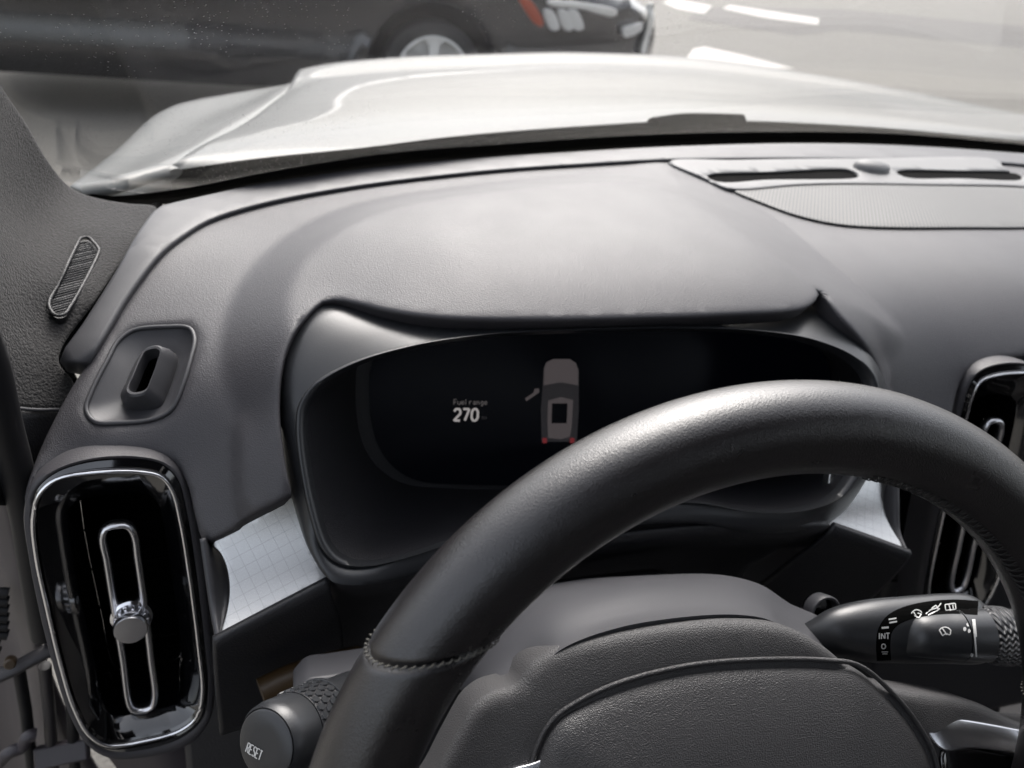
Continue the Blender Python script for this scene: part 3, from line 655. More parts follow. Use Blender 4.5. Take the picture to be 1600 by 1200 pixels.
# seam bead round the cover
bead = wpx(AIR, 260, AIRW); bt_ = np.roll(bead, -1, 0)-np.roll(bead, 1, 0); bn_ = np.stack([bt_[:, 1], -bt_[:, 0]], 1); bn_ /= np.linalg.norm(bn_, axis=1, keepdims=True); bn_ *= np.sign(((bead-ac)*bn_).sum(1, keepdims=True)); bead = bead+bn_*.0014
tube('cover_bead', HF.wld(np.column_stack([bead, hubfun(bead)+.0004])), .0012, 'hub_plastic', wheel, True, 8)

# ================================================================== steering column
col = empty('steering_column', (.18, .26, CAMZ-.42), 'grey plastic steering column shroud behind the wheel hub', 'steering column')
S0 = [(735, 1090, .232), (738, 1045, .243), (770, 990, .252), (830, 940, .258), (960, 909, .262), (1060, 900, .264), (1130, 899, .264), (1185, 912, .262), (1232, 942, .258), (1285, 968, .250), (1305, 1000, .240)]
S1 = [(742, 1100, .218), (752, 1062, .226), (800, 1000, .233), (860, 955, .238), (965, 925, .241), (1060, 915, .243), (1130, 914, .243), (1180, 925, .241), (1225, 953, .237), (1275, 985, .230), (1295, 1012, .222)]
S2 = [(745, 1108, .206), (764, 1086, .207), (815, 1050, .211), (870, 1002, .214), (962, 972, .216), (1060, 956, .217), (1150, 952, .217), (1200, 961, .215), (1232, 982, .212), (1270, 1008, .206), (1288, 1025, .200)]
S3 = [(746, 1114, .200), (768, 1096, .200), (822, 1064, .203), (878, 1018, .206), (964, 986, .208), (1060, 970, .209), (1150, 965, .209), (1202, 973, .207), (1236, 992, .204), (1268, 1014, .199), (1284, 1030, .195)]
S4 = [(x, y+26, v+.012) for x, y, v in S3]
Sb = [tuple(Py(x, y, v)+np.array([0, .05, -.05])) for x, y, v in S0]
cv = lambda S: [Py(*s_) for s_ in S]
solid(loft('upper_shroud', [Sb, cv(S0), cv(S1), cv(S2), cv(S3), cv(S4)], 'smooth_plastic', col, n=90, sub=5), .003)
lowf = Frame((.18, .24, CAMZ-.36), (1, 0, 0), (0, -.94, .34))
box('lower_shroud', lowf, -.075, .075, -.08, .02, -.12, -.02, 'dark_plastic', col, .015, 4)
igf = Frame(Py(1290, 958, .268), (1, 0, 0), (0, -.9, .45))
lathe('lock_ring', igf, [(.0105, -.008), (.0112, 0), (.0105, .0012), (.0092, .001), (.0086, -.008)], 'smooth_plastic', col)
lathe('lock_barrel', igf, [(.0086, -.012), (.0086, -.005), (.0002, -.005)], 'gloss_black', col)

# ================================================================== stalks
def sect_body(name, secs, mat_, parent, n=40, sub=6, fwd=np.array([-.256, .5218, .8137])):
    """secs: (px x, px y centre, half height px, half depth factor, Y). Elliptical sections across an axis running along the stalk"""
    cs = []
    for x, y, h, kd, Y in secs:
        c = Py(x, y, Y); depth = (c-CAM)@np.array(_v); hm = h/F_PX*depth
        up = np.array(_u); dv = np.array(_v)
        cs.append([c+up*hm*math.sin(t)*np.abs(math.sin(t))**-.12*1.0-dv*hm*kd*math.cos(t) if abs(math.sin(t)) > 1e-3 else c-dv*hm*kd*math.cos(t) for t in np.linspace(0, 2*math.pi, n, endpoint=False)])
    C = np.array(cs)
    C = np.stack([crom(C[:, i], (len(C)-1)*sub+1, False) for i in range(n)], 1); m_ = len(C); Fc = []
    for i in range(m_-1):
        for k in range(n): j = (k+1) % n; Fc.append((i*n+k, i*n+j, (i+1)*n+j, (i+1)*n+k))
    Fc += [tuple(range(n)), tuple((m_-1)*n+k for k in range(n))]
    return mesh(name, C.reshape(-1, 3), Fc, mat_, parent, True, 50)
ws = empty('wiper_stalk', Py(1440, 1040, .22), 'black wiper stalk with white wiper symbols, between hub and air vent', 'stalk')
body = sect_body('stalk_body', [(1235, 1003, 18, .8, .23), (1268, 994, 24, .8, .225), (1300, 988, 36, .8, .222), (1350, 986, 47, .75, .219), (1410, 984, 51, .7, .216), (1480, 982, 54, .65, .213), (1512, 983, 54, .65, .2115), (1530, 986, 49, .65, .211), (1536, 988, 44, .65, .211)], 'satin_black', ws)
paddle = sect_body('stalk_barrel', [(1392, 1004, 10, .9, .2135), (1402, 1000, 22, .9, .2115), (1430, 993, 32, .95, .2085), (1480, 992, 37, 1, .2055), (1496, 992, 38.5, 1, .2045)], 'satin_black', ws)
sect_body('stalk_barrel', [(1498, 992, 38.5, 1, .2043), (1520, 992, 39.5, 1, .2035), (1536, 992, 40.5, 1, .203)], 'satin_black', ws)
m = mat('knurl', (.02, .02, .022), .42, bump=1.0, scale=260, dist_=.0016)
nt_ = m.node_tree
for nd in list(nt_.nodes):
    if nd.type == 'TEX_NOISE': nt_.nodes.remove(nd)
wv = nt_.nodes.new('ShaderNodeTexWave'); wv.wave_type = 'BANDS'; wv.bands_direction = 'Z'; wv.inputs['Scale'].default_value = 120; wv.inputs['Distortion'].default_value = 0
tc = [n for n in nt_.nodes if n.type == 'TEX_COORD'][0]; bp = [n for n in nt_.nodes if n.type == 'BUMP'][0]
sx = nt_.nodes.new('ShaderNodeSeparateXYZ'); cx = nt_.nodes.new('ShaderNodeCombineXYZ'); sn = nt_.nodes.new('ShaderNodeMath'); sn.operation = 'SINE'; ml = nt_.nodes.new('ShaderNodeMath'); ml.operation = 'MULTIPLY'; ml.inputs[1].default_value = 1500
ma = nt_.nodes.new('ShaderNodeMath'); ma.operation = 'MULTIPLY_ADD'; ma.inputs[1].default_value = .0006
nt_.links.new(tc.outputs['Object'], sx.inputs[0]); nt_.links.new(sx.outputs[0], ml.inputs[0]); nt_.links.new(ml.outputs[0], sn.inputs[0]); nt_.links.new(sn.outputs[0], ma.inputs[0]); nt_.links.new(sx.outputs[2], ma.inputs[2])
nt_.links.new(ma.outputs[0], cx.inputs[2]); nt_.links.new(cx.outputs[0], wv.inputs['Vector']); nt_.links.new(wv.outputs[1], bp.inputs['Height'])
sect_body('sensitivity_ring', [(1537, 992, 40, 1, .203), (1541, 992, 43, 1, .203), (1573, 994, 44, 1, .202), (1577, 994, 41, 1, .202)], 'knurl', ws)
sect_body('stalk_tip', [(1578, 994, 40, 1, .202), (1582, 995, 42, 1, .202), (1640, 998, 42, 1, .200), (1660, 998, 36, 1, .2)], 'satin_black', ws)
wb = bvh_of(body, paddle)
BAND = [(1372, 1028), (1368, 1000), (1372, 980), (1384, 965), (1405, 954), (1440, 944), (1480, 941), (1510, 941), (1525, 946), (1532, 955), (1500, 958), (1450, 962), (1412, 975), (1394, 992), (1390, 1010), (1391, 1030)]
Wt = 'white_print'
arc = lambda cx_, cy, rx, ry, a0, a1, n=9: [(cx_+rx*math.cos(math.radians(a)), cy+ry*math.sin(math.radians(a))) for a in np.linspace(a0, a1, n)]
pb = bvh_of(body, paddle, *[o for o in ws.children if o.name.startswith('stalk_barrel')])
bandp = crom([(1381, 1032), (1380, 1005), (1383, 985), (1394, 970), (1415, 959), (1450, 951), (1490, 948), (1528, 950)], 60, False)
bt = np.gradient(bandp, axis=0); bt /= np.linalg.norm(bt, axis=1, keepdims=True); bnn = np.stack([-bt[:, 1], bt[:, 0]], 1)
printed('symbol_band', pb, [(bandp+bnn*o_).tolist() for o_ in np.arange(-10, 10.5, 2)], 2.3, 'void', ws, .00008)
printed('mark_wiper_mist', pb, [arc(1432, 962, 9, 9, 200, 330), [(1426, 955), (1433, 966)], [(1433, 958), (1440, 960), (1436, 966), (1428, 962)]], 1.6, Wt, ws)
printed('mark_washer', pb, [[(1447, 960), (1453, 953), (1464, 950), (1470, 943)], [(1450, 962), (1460, 957), (1468, 951)], [(1455, 951), (1462, 946), (1466, 953)]], 1.8, Wt, ws)
printed('mark_rear_wiper', pb, [[(1477, 953), (1476, 945), (1492, 943), (1493, 952), (1477, 954)], [(1482, 945), (1485, 955)], [(1488, 945), (1489, 952)]], 1.6, Wt, ws)
printed('mark_fast', pb, [[(1388, 968), (1400, 966)], [(1389, 973), (1401, 971)]], 2.4, Wt, ws)
printed('mark_slow', pb, [[(1377, 981), (1388, 980)]], 3, Wt, ws)
printed('mark_interval', pb, word('INT', (1372, 989), (1, 0), (0, 9), 5.5, 1.8), 1.7, Wt, ws)
printed('mark_off', pb, word('O', (1377, 1006), (1, 0), (0, 7), 6, 1), 1.6, Wt, ws)
printed('mark_single', pb, [[(1377, 1018), (1387, 1018)], [(1378, 1021), (1386, 1021)]], 1.2, Wt, ws)
printed('mark_auto_wiper', pb, [arc(1476, 992, 11, 12, 215, 325), [(1467, 984), (1472, 993), (1477, 990), (1484, 992), (1485, 984)], [(1472, 982), (1479, 992)]], 1.8, Wt, ws)
printed('mark_wedge', pb, [[(1519.5, 968), (1523, 1000), (1525, 1026)], [(1522, 968), (1524.5, 995)]], 2.6, Wt, ws)
printed('mark_drops', pb, [], 1, Wt, ws, .00025, [arc(1507, 983, 2.6, 3.4, 0, 330, 8), arc(1512, 976, 2.4, 3.4, 0, 330, 8), arc(1514, 986, 2.4, 3.2, 0, 330, 8), arc(1518, 1023, 2.2, 3, 0, 330, 8)])

ls = empty('light_stalk', Py(470, 1230, .22), 'black light stalk with round RESET end button and honeycomb grip ring', 'stalk')
A_, B_ = Py(560, 1092, .262), Py(416, 1163, .222)
ax = B_-A_; LN = np.linalg.norm(ax); ax /= LN
LF = Frame(B_, np.array(_r), ax)
R0 = .0178
lathe('end_cap', LF, [(R0*.97, -.0175), (R0*.985, -.006), (R0*.95, -.002), (R0*.88, 0), (R0*.86, -.0006), (R0*.84, -.0006)], 'satin_black', ls)
btn = lathe('reset_button', LF, [(R0*.845, -.003), (R0*.845, .0003), (R0*.80, .0009), (R0*.4, .0010), (.0002, .0010)], 'satin_black', ls)
lathe('grip_core', LF, [(R0*.99, -.036), (R0*.99, -.0178)], 'dark_plastic', ls)
# honeycomb ridges on the grip ring
V, Fc = [], []; rows, ncell = 4, 26; pz = .0178/rows
for r_ in range(rows):
    for c_ in range(ncell):
        t0 = 2*math.pi*(c_+.5*(r_ % 2))/ncell; zc = -.0188-pz*(r_+.42)
        for rr, kk in ((R0*.985, .92), (R0*1.03, .78)):
            for h_ in range(6):
                a = math.pi/3*h_; V.append(LF.wld(np.array([rr*math.cos(t0+kk*math.pi/ncell*1.0*math.cos(a)), rr*math.sin(t0+kk*math.pi/ncell*math.cos(a)), zc+kk*pz*.62*math.sin(a)])))
        k = len(V)-12
        Fc += [(k+h_, k+(h_+1) % 6, k+6+(h_+1) % 6, k+6+h_) for h_ in range(6)]+[tuple(k+6+h_ for h_ in range(6))]
o = mesh('grip_texture', V, Fc, 'satin_black', ls, True, 30); o['kind'] = 'stuff'
lathe('grip_ring', LF, [(R0*.9, -.0385), (R0*1.04, -.038), (R0*1.04, -.0365), (R0*.98, -.036)], 'satin_black', ls)
lathe('barrel', LF, [(R0*.86, -LN-.03), (R0*.88, -.037)], 'satin_black', ls)
bb_ = bvh_of(btn)
ex = np.array([24, 14.5])/np.hypot(24, 14.5)
printed('reset_lettering', bb_, word('RESET', (389, 1160), ex, np.array([-4.5, 14]), 4.1, 1.5), 1.8, Wt, ls)
HB = [(458, 1090), (468, 1074), (482, 1062), (520, 1056), (570, 1048), (640, 1040), (640, 1120), (560, 1125), (500, 1120), (478, 1110)]
hf = Frame(Py(500, 1085, .262), (1, 0, 0), (0, -.85, .5))
hole = [(492, 1092), (502, 1080), (530, 1072), (600, 1066), (600, 1100), (520, 1108), (496, 1108)]
panel('stalk_housing', hf, crom([hf.px(x, y)[:2] for x, y in HB], 90), lambda q: np.zeros(len(q)), 'smooth_plastic', ls, thick=.03, grid=.01, er=.003, holes=[crom([hf.px(x, y)[:2] for x, y in hole], 60)], hole_er=.002)
pl = panel('housing_recess', hf, crom([hf.px(x, y)[:2] for x, y in HB], 60)*.97, lambda q: np.zeros(len(q))-.006, 'gloss_black', ls, thick=.01, grid=.02)
lb = bvh_of(*[o for o in ls.children if o.name.startswith('barrel')])
printed('mark_headlamp', lb, [arc(512, 1105, 5, 7, -90, 90), [(512, 1098), (512, 1112)]]+[[(500, 1099+i*4), (508, 1100+i*4)] for i in range(4)], 1.6, Wt, ls)
printed('mark_fog_lamp', pl and bvh_of(pl), [[(527, 1070+i*3.5), (536, 1069+i*3.5)] for i in range(4)], 1.4, Wt, ls)

# ================================================================== windscreen pillar, door opening
pil = empty('windscreen_pillar', Py(60, 640, .42), 'dark woven windscreen pillar trim with a small ribbed speaker cover', 'pillar trim')
AF_ = Frame((-.15, .48, CAMZ-.2), (1, .2, 0), (.30, -.80, .45))
pc = [(245, 324, 'y', .600), (215, 372, 'y', .552), (150, 470, 'y', .484), (92, 563, 'y', .446), (112, 293, 'y', .625), (150, 308, 'y', .622), (200, 318, 'y', .612), (75, 250, 'y', .60), (40, 190, 'y', .575), (0, 130, 'y', .54), (-60, 20, 'y', .47),
      (20, 330, 'y', .53), (80, 380, 'y', .535), (130, 360, 'y', .565), (0, 480, 'y', .44), (60, 500, 'y', .468), (-100, 250, 'y', .42), (-120, 480, 'y', .37), (0, 620, 'y', .41), (90, 640, 'y', .425)]
PW = TPS([AF_.loc(P(c)) for c in pc], 1e-4)
APX = [(245, 323), (200, 317), (150, 308), (112, 293), (75, 250), (40, 190), (0, 130), (-70, 10), (-110, -60), (-150, 200), (-140, 480), (-60, 640), (10, 636), (60, 640), (104, 640), (116, 600), (92, 563), (150, 470), (215, 372)]
ap_o = crom([AF_.px_on(x, y, PW)[:2] for x, y in APX], 220)
TW = [(76, 474), (88, 449), (99, 427), (120, 383), (127, 372), (138, 371), (146, 378), (155, 390), (153, 399), (133, 440), (110, 480), (100, 493), (88, 495), (79, 487)]
tw_o = crom([AF_.px_on(x, y, PW)[:2] for x, y in TW], 80)
panel('pillar_cover', AF_, ap_o, PW, 'fabric', pil, thick=.006, grid=.008, er=.003, holes=[tw_o], hole_er=.0015)
tq = AF_.wld(np.column_stack([tw_o, PW(tw_o)])); tcn = tq.mean(0); sv_ = np.linalg.svd(tq-tcn)[2]
tn_ = sv_[2]*np.sign(sv_[2]@(CAM-tcn)); TF = Frame(tcn, sv_[0], tn_)
tp = crom([TF.px(x, y)[:2] for x, y in TW], 100); tcc = tp.mean(0); kk_ = lambda f_: (tp-tcc)*f_+tcc
tube('speaker_frame', TF.wld(np.column_stack([kk_(.985), np.full(100, .0004)])), .0011, 'dark_plastic', pil, True, 8)
panel('speaker_cover', TF, kk_(.98), lambda q: np.full(len(q), -.0018), 'dark_plastic', pil, thick=.006, grid=.01)
lo_, hi_ = kk_(.93)[:, 0].min(), kk_(.93)[:, 0].max(); ax0 = TF.loc(AF_.wld(AF_.px_on(128, 388, PW)))[:2]; cdir = TF.px(145, 400)[:2]-TF.px(112, 408)[:2]; cdir /= np.linalg.norm(cdir); pdir = np.array([-cdir[1], cdir[0]])
nr = 30; ext = max(abs((kk_(.93)-tcc)@pdir))
for i in range(nr):
    c = tcc+pdir*ext*(2*(i+.5)/nr-1); ln = np.linspace(-.05, .05, 201)[:, None]*cdir+c; ins = ln[inside(ln, kk_(.92))]
    if len(ins) > 4: e2 = np.array([ins[0], ins[-1]]); tube('rib', TF.wld(np.column_stack([e2, np.full(2, -.0016)])), .00055, 'dark_plastic', pil, sect=6)
tube('joint_filler', crom([Py(247, 326, .63), Py(213, 378, .580), Py(148, 478, .512), Py(96, 568, .472), Py(108, 600, .46)], 40, False), .0055, 'void', pil, sect=10)  # added black filler tube, stands in for dark shading along the joint
# lower pillar panel
LPX = [[(104, 640, .428), (60, 640, .418), (8, 635, .410), (-60, 640, .39)], [(80, 700, .415), (50, 705, .408), (22, 705, .402), (-50, 700, .38)], [(60, 790, .41), (48, 790, .405), (38, 790, .40), (-30, 790, .37)]]
solid(loft('lower_cover', [[Py(*c) for c in L] for L in LPX], 'dark_plastic', pil, n=30, sub=5), .004)
tube('cover_seam', crom([Py(8, 635, .408), Py(50, 640, .415), Py(104, 640, .426)], 20, False), .0011, 'smooth_plastic', pil, sect=8)
tube('door_seal', crom([Py(-40, 500, .37), Py(-12, 580, .375), Py(6, 660, .38), (Py(22, 720, .385)), Py(40, 800, .39), Py(52, 880, .395), Py(70, 990, .40)], 60, False), .0085, 'rubber', pil, sect=12)

jam = empty('door_opening', Py(60, 1200, .46), 'painted door opening pillar with hinge strap, beside the tall vent', 'car body')
JP = [[(-60, 640, .43), (10, 740, .44), (34, 820, .45), (48, 900, .455), (62, 990, .46), (110, 1120, .47), (190, 1260, .48)], [(-70, 640, .46), (-20, 780, .46), (6, 860, .465), (26, 930, .47), (44, 1000, .475), (70, 1120, .48), (120, 1260, .49)], [(-160, 640, .52), (-90, 780, .52), (-50, 900, .53), (-20, 960, .53), (0, 1020, .54), (20, 1120, .54), (40, 1260, .55)], [(-260, 640, .54), (-200, 780, .55), (-150, 900, .55), (-120, 960, .55), (-100, 1020, .56), (-90, 1120, .56), (-80, 1260, .57)]]
solid(loft('painted_post', [[Py(*c) for c in L] for L in JP], 'jamb_paint', jam, n=60, sub=5), .003)
JQ = [[(60, 985, .455), (130, 1120, .47), (260, 1300, .48)], [(250, 985, .47), (330, 1120, .48), (420, 1300, .49)]]
solid(loft('inner_post', [[Py(*c) for c in L] for L in JQ], 'jamb_paint', jam, n=20, sub=3, lerp=True), .003)
for i in range(6):
    tube('cable_boot_fold', arc and [Py(x, y, .455) for x, y in arc(4, 960+i*13-20, 26, 14, 100, 290, 12)], .004, 'rubber', jam, sect=8)
tube('hinge_strap', [Py(-30, 1068, .44), Py(20, 1046, .445), Py(72, 1018, .45), Py(100, 1012, .455)], .0065, 'jamb_dark', jam, sect=10, flat=((0, 0, 1), .6))
lathe('hinge_bolt', Frame(Py(16, 1036, .437), (1, 0, 0), (.2, -1, .4)), [(.004, -.004), (.004, .002), (.003, .003), (.0002, .003)], 'dark_brown', jam)
for x0, x1, mt in ((28, 52, 'rubber'), (70, 84, 'jamb_dark'), (108, 118, 'rubber')):
    tube('seal_strip', [Py(x0, 1040, .452), Py((x0+x1)/2, 1110, .455), Py(x1, 1220, .46)], .0045, mt, jam, sect=8)
tube('latch_hook', crom([Py(-5, 1195, .44), Py(16, 1175, .44), Py(34, 1168, .442), (Py(44, 1150, .444)), Py(56, 1148, .445)], 20, False), .005, 'jamb_paint', jam, sect=10)
sill = Frame(Py(90, 1175, .45), (1, .1, 0), (0, -.8, .6))
box('sill_step', sill, -.018, .022, -.012, .006, -.01, 0, 'jamb_paint', jam, .002)

# ================================================================== windscreen
T30 = math.tan(math.radians(30))
def on_rake(x, y, low):                              # pixel onto the raked glass line through a low point
    r = ray(x, y); l = np.array(low)-CAM; k = (l[1]+l[2]/T30)/(r[1]+r[2]/T30); return CAM+r*k
m = bpy.data.materials.new('windscreen_glass'); m.use_nodes = True; M['windscreen_glass'] = m; nt_ = m.node_tree; nt_.nodes.clear()
out = nt_.nodes.new('ShaderNodeOutputMaterial'); tr = nt_.nodes.new('ShaderNodeBsdfTransparent'); tr.inputs[0].default_value = (.95, .95, .95, 1)
gl = nt_.nodes.new('ShaderNodeBsdfGlossy'); gl.inputs['Roughness'].default_value = .01; fr_ = nt_.nodes.new('ShaderNodeMath'); fr_.operation = 'MULTIPLY_ADD'; fr_.inputs[1].default_value = .5; fr_.inputs[2].default_value = .022
ge = nt_.nodes.new('ShaderNodeNewGeometry'); dt = nt_.nodes.new('ShaderNodeVectorMath'); dt.operation = 'DOT_PRODUCT'; nt_.links.new(ge.outputs['Incoming'], dt.inputs[0]); nt_.links.new(ge.outputs['Normal'], dt.inputs[1])
ab = nt_.nodes.new('ShaderNodeMath'); ab.operation = 'ABSOLUTE'; nt_.links.new(dt.outputs['Value'], ab.inputs[0]); om = nt_.nodes.new('ShaderNodeMath'); om.operation = 'SUBTRACT'; om.inputs[0].default_value = 1; nt_.links.new(ab.outputs[0], om.inputs[1])
pw = nt_.nodes.new('ShaderNodeMath'); pw.operation = 'POWER'; pw.inputs[1].default_value = 5; nt_.links.new(om.outputs[0], pw.inputs[0]); nt_.links.new(pw.outputs[0], fr_.inputs[0])
mx = nt_.nodes.new('ShaderNodeMixShader'); nt_.links.new(fr_.outputs[0], mx.inputs[0]); nt_.links.new(tr.outputs[0], mx.inputs[1]); nt_.links.new(gl.outputs[0], mx.inputs[2])
df = nt_.nodes.new('ShaderNodeBsdfDiffuse'); df.inputs[0].default_value = (.8, .8, .78, 1)
tc = nt_.nodes.new('ShaderNodeTexCoord'); vo = nt_.nodes.new('ShaderNodeTexVoronoi'); vo.inputs['Scale'].default_value = 330
rp = nt_.nodes.new('ShaderNodeValToRGB'); rp.color_ramp.elements[0].position = .10; rp.color_ramp.elements[0].color = (1, 1, 1, 1); rp.color_ramp.elements[1].position = .22; rp.color_ramp.elements[1].color = (0, 0, 0, 1)
nz = nt_.nodes.new('ShaderNodeTexNoise'); nz.inputs['Scale'].default_value = 9; nz.inputs['Detail'].default_value = 4
r2 = nt_.nodes.new('ShaderNodeMapRange'); r2.inputs[1].default_value = .45; r2.inputs[2].default_value = .75; r2.inputs[3].default_value = .10; r2.inputs[4].default_value = .6
mm = nt_.nodes.new('ShaderNodeMath'); mm.operation = 'MULTIPLY'
wn = nt_.nodes.new('ShaderNodeMath'); wn.operation = 'MULTIPLY'; sp = nt_.nodes.new('ShaderNodeSeparateColor'); gt = nt_.nodes.new('ShaderNodeMath'); gt.operation = 'GREATER_THAN'; gt.inputs[1].default_value = .5
ad = nt_.nodes.new('ShaderNodeMath'); ad.operation = 'ADD'; ad.inputs[1].default_value = .006
nt_.links.new(tc.outputs['Object'], vo.inputs['Vector']); nt_.links.new(tc.outputs['Object'], nz.inputs['Vector']); nt_.links.new(vo.outputs['Distance'], rp.inputs[0]); nt_.links.new(nz.outputs[0], r2.inputs[0])
nt_.links.new(vo.outputs['Color'], sp.inputs[0]); nt_.links.new(sp.outputs[0], gt.inputs[0]); nt_.links.new(rp.outputs[0], wn.inputs[0]); nt_.links.new(gt.outputs[0], wn.inputs[1])
nt_.links.new(wn.outputs[0], mm.inputs[0]); nt_.links.new(r2.outputs[0], mm.inputs[1]); nt_.links.new(mm.outputs[0], ad.inputs[0])
m2 = nt_.nodes.new('ShaderNodeMixShader'); nt_.links.new(ad.outputs[0], m2.inputs[0]); nt_.links.new(mx.outputs[0], m2.inputs[1]); nt_.links.new(df.outputs[0], m2.inputs[2]); nt_.links.new(m2.outputs[0], out.inputs[0])
GB = [(60, 326, -.212), (112, 304, -.215), (160, 308, -.218), (300, 300, -.222), (400, 284, -.224), (600, 256, -.225), (800, 239, -.225), (1000, 226, -.225), (1250, 219, -.225), (1600, 236, -.225), (1800, 256, -.225)]
gbase = np.array([Pz(*c) for c in GB])
gbase[:, 1] += .07*np.clip((260-np.array([c[0] for c in GB]))/200, 0, 1)
gbase[0, 0] -= .06; gbase[1, 0] -= .03
gtop = np.array([[-.20+(p[0]-gbase[0][0])*(1.40/(gbase[-1][0]-gbase[0][0])), .06-.10*((p[0]-.55)/.75)**2, CAMZ+.19-.03*((p[0]-.55)/.75)**2] for p in gbase])
scrn = empty('windscreen', (.5, .8, CAMZ-.24), 'dusty raked windscreen with a black painted lower border', 'windscreen')
glass = loft('glass', [gbase+np.array([0, .02, -.012]), .5*gbase+.5*gtop+np.array([0, .02, .03]), gtop], 'windscreen_glass', scrn, n=50, sub=8); solid(glass, .004, 1)
FU = [(104, 322), (126, 299), (160, 306), (300, 292), (400, 272), (600, 240), (800, 224), (1000, 211), (1200, 206), (1400, 209), (1600, 226), (1800, 246)]
FL = [(104, 340), (126, 320), (165, 322), (290, 314), (400, 294), (600, 266), (800, 249), (1000, 236), (1250, 230), (1400, 233), (1600, 246), (1800, 268)]
fl = [Pz(x, y, -.214-.034*max(0, min(1, (420-x)/300))) for x, y in FL]; fu = [on_rake(x, y, l) for (x, y), l in zip(FU, fl)]
solid(loft('black_border', [fl, fu], 'void', scrn, n=80, sub=1), .001)

# ================================================================== front of this car
mat('silver_paint', (.115, .118, .115), .45, metal=.0, spec=.12, coat=.26, coat_r=.03, var=.03, var_scale=4)
mat('cowl_plastic', (.012, .012, .013), .8, spec=0, bump=.4, scale=300, dist_=.002, var=.3, var_scale=12)
carf = empty('silver_car', Pz(700, 120, -.6), 'pale silver bonnet and wing of this car just beyond the windscreen', 'car')
R_ = [[(262, 266), (400, 246), (570, 229), (700, 214), (900, 200), (1100, 191), (1400, 202), (1660, 224)], [(300, 236), (420, 213), (570, 198), (720, 187), (900, 177), (1100, 173), (1400, 189), (1660, 215)],
      [(380, 194), (470, 170), (600, 152), (740, 143), (900, 138), (1100, 143), (1390, 170), (1650, 207)], [(442, 148), (502, 127), (620, 113), (760, 106), (900, 103), (1100, 112), (1350, 146), (1630, 198)], [(478, 119), (522, 111), (640, 101), (770, 96), (900, 93), (1100, 103), (1320, 136), (1600, 192)]]
RZ = [-.232, -.230, -.246, -.278, -.335]
rows = [[Pz(x, y, z_) for x, y in r] for r, z_ in zip(R_, RZ)]
rows.insert(0, [p+np.array([0, .06, -.016]) for p in rows[0]]); rows.append([p+np.array([.02, .10, -.14]) for p in rows[-1]])
solid(loft('bonnet', rows, 'silver_paint', carf, n=120, sub=8), .004)
W_ = [[(150, 297, -.240), (262, 263, -.242), (371, 205, -.258), (415, 178, -.268), (466, 131, -.292), (487, 119, -.345)], [(125, 296, -.243), (215, 250, -.254), (310, 188, -.280), (370, 166, -.295), (430, 139, -.315), (476, 126, -.350)], [(106, 294, -.250), (180, 236, -.272), (262, 170, -.310), (330, 156, -.325), (400, 144, -.335), (466, 130, -.352)]]
rows = [[Pz(*c) for c in r] for r in W_]; rows.insert(0, [p+np.array([.01, 0, -.02]) for p in rows[0]]); rows.append([p+np.array([-.06, .03, -.16]) for p in rows[-1]])
solid(loft('wing', rows, 'silver_paint', carf, n=60, sub=6), .004)
c0 = [Pz(x, y, z_) for x, y, z_ in ((120, 312, -.26), (280, 306, -.265), (400, 290, -.27), (600, 262, -.275), (800, 245, -.275), (1000, 232, -.275), (1250, 226, -.275), (1650, 250, -.275))]
c1 = [Pz(x, y, z_) for x, y, z_ in ((125, 296, -.250), (270, 266, -.245), (400, 248, -.245), (600, 226, -.245), (800, 207, -.245), (1000, 194, -.245), (1250, 193, -.245), (1650, 222, -.245))]
solid(loft('cowl', [c0, [.5*(a+b)+np.array([0, 0, .006]) for a, b in zip(c0, c1)], c1], 'cowl_plastic', carf, n=60, sub=4), .004)
tube('corner_trim', crom([Pz(128, 300, -.235), Pz(170, 292, -.232), Pz(225, 276, -.230), Pz(262, 268, -.230), Pz(270, 273, -.232)], 30, False), .011, 'silver_paint', carf, sect=12, flat=((0, 0, 1), .6))
wip = empty('windscreen_wiper', Pz(900, 212, -.25), 'black wiper arm and blade resting at the base of the windscreen', 'wiper')
mat('wiper_rubber', (.006, .006, .0065), .8, spec=0)
tube('blade', crom([Pz(590, 243, -.232), Pz(700, 228, -.230), Pz(850, 213, -.229), Pz(1000, 201, -.228), Pz(1160, 193, -.228)], 40, False), .010, 'wiper_rubber', wip, sect=10, flat=((0, 0, 1), .7))
tube('arm', crom([Pz(1020, 196, -.224), Pz(1070, 189, -.222), Pz(1110, 189, -.222), Pz(1158, 190, -.222)], 20, False), .012, 'wiper_rubber', wip, sect=10, flat=((0, 0, 1), .9))

# ================================================================== roof lining of this car (unseen above the frame, added to shade the cabin)
mat('headliner', (.04, .038, .039), .9, bump=.5, scale=500)
rl_ = [[np.array([x, y, CAMZ+.235-.05*((x-.55)/.6)**2-(.035 if y > 0 else 0)]) for x in np.linspace(-.06, 1.16, 9)] for y in (.07, -.1, -.4, -.8, -1.2)]
mat('cabin_cloth', (.03, .029, .03), .9)
cab = empty('unseen_cabin', (.5, -.6, .35), 'unseen dark seats, floor and doors added to shade the driving position', 'car interior')  # cabin shell out of view, added to cut light from behind
XF = Frame((.55, 0, 0), (1, 0, 0), (0, 0, 1))
box('floor', XF, -.75, .75, -1.3, .60, .36, .40, 'cabin_cloth', cab, .01)
for sx_ in (-.37, .37): box('seat_back', XF, sx_-.25, sx_+.25, -.75, -.58, .6, 1.35, 'cabin_cloth', cab, .06, 4); box('seat_cushion', XF, sx_-.26, sx_+.26, -.58, -.08, .5, .68, 'cabin_cloth', cab, .06, 4)
box('rear_seat', XF, -.65, .65, -1.4, -1.2, .6, 1.35, 'cabin_cloth', cab, .06, 4)
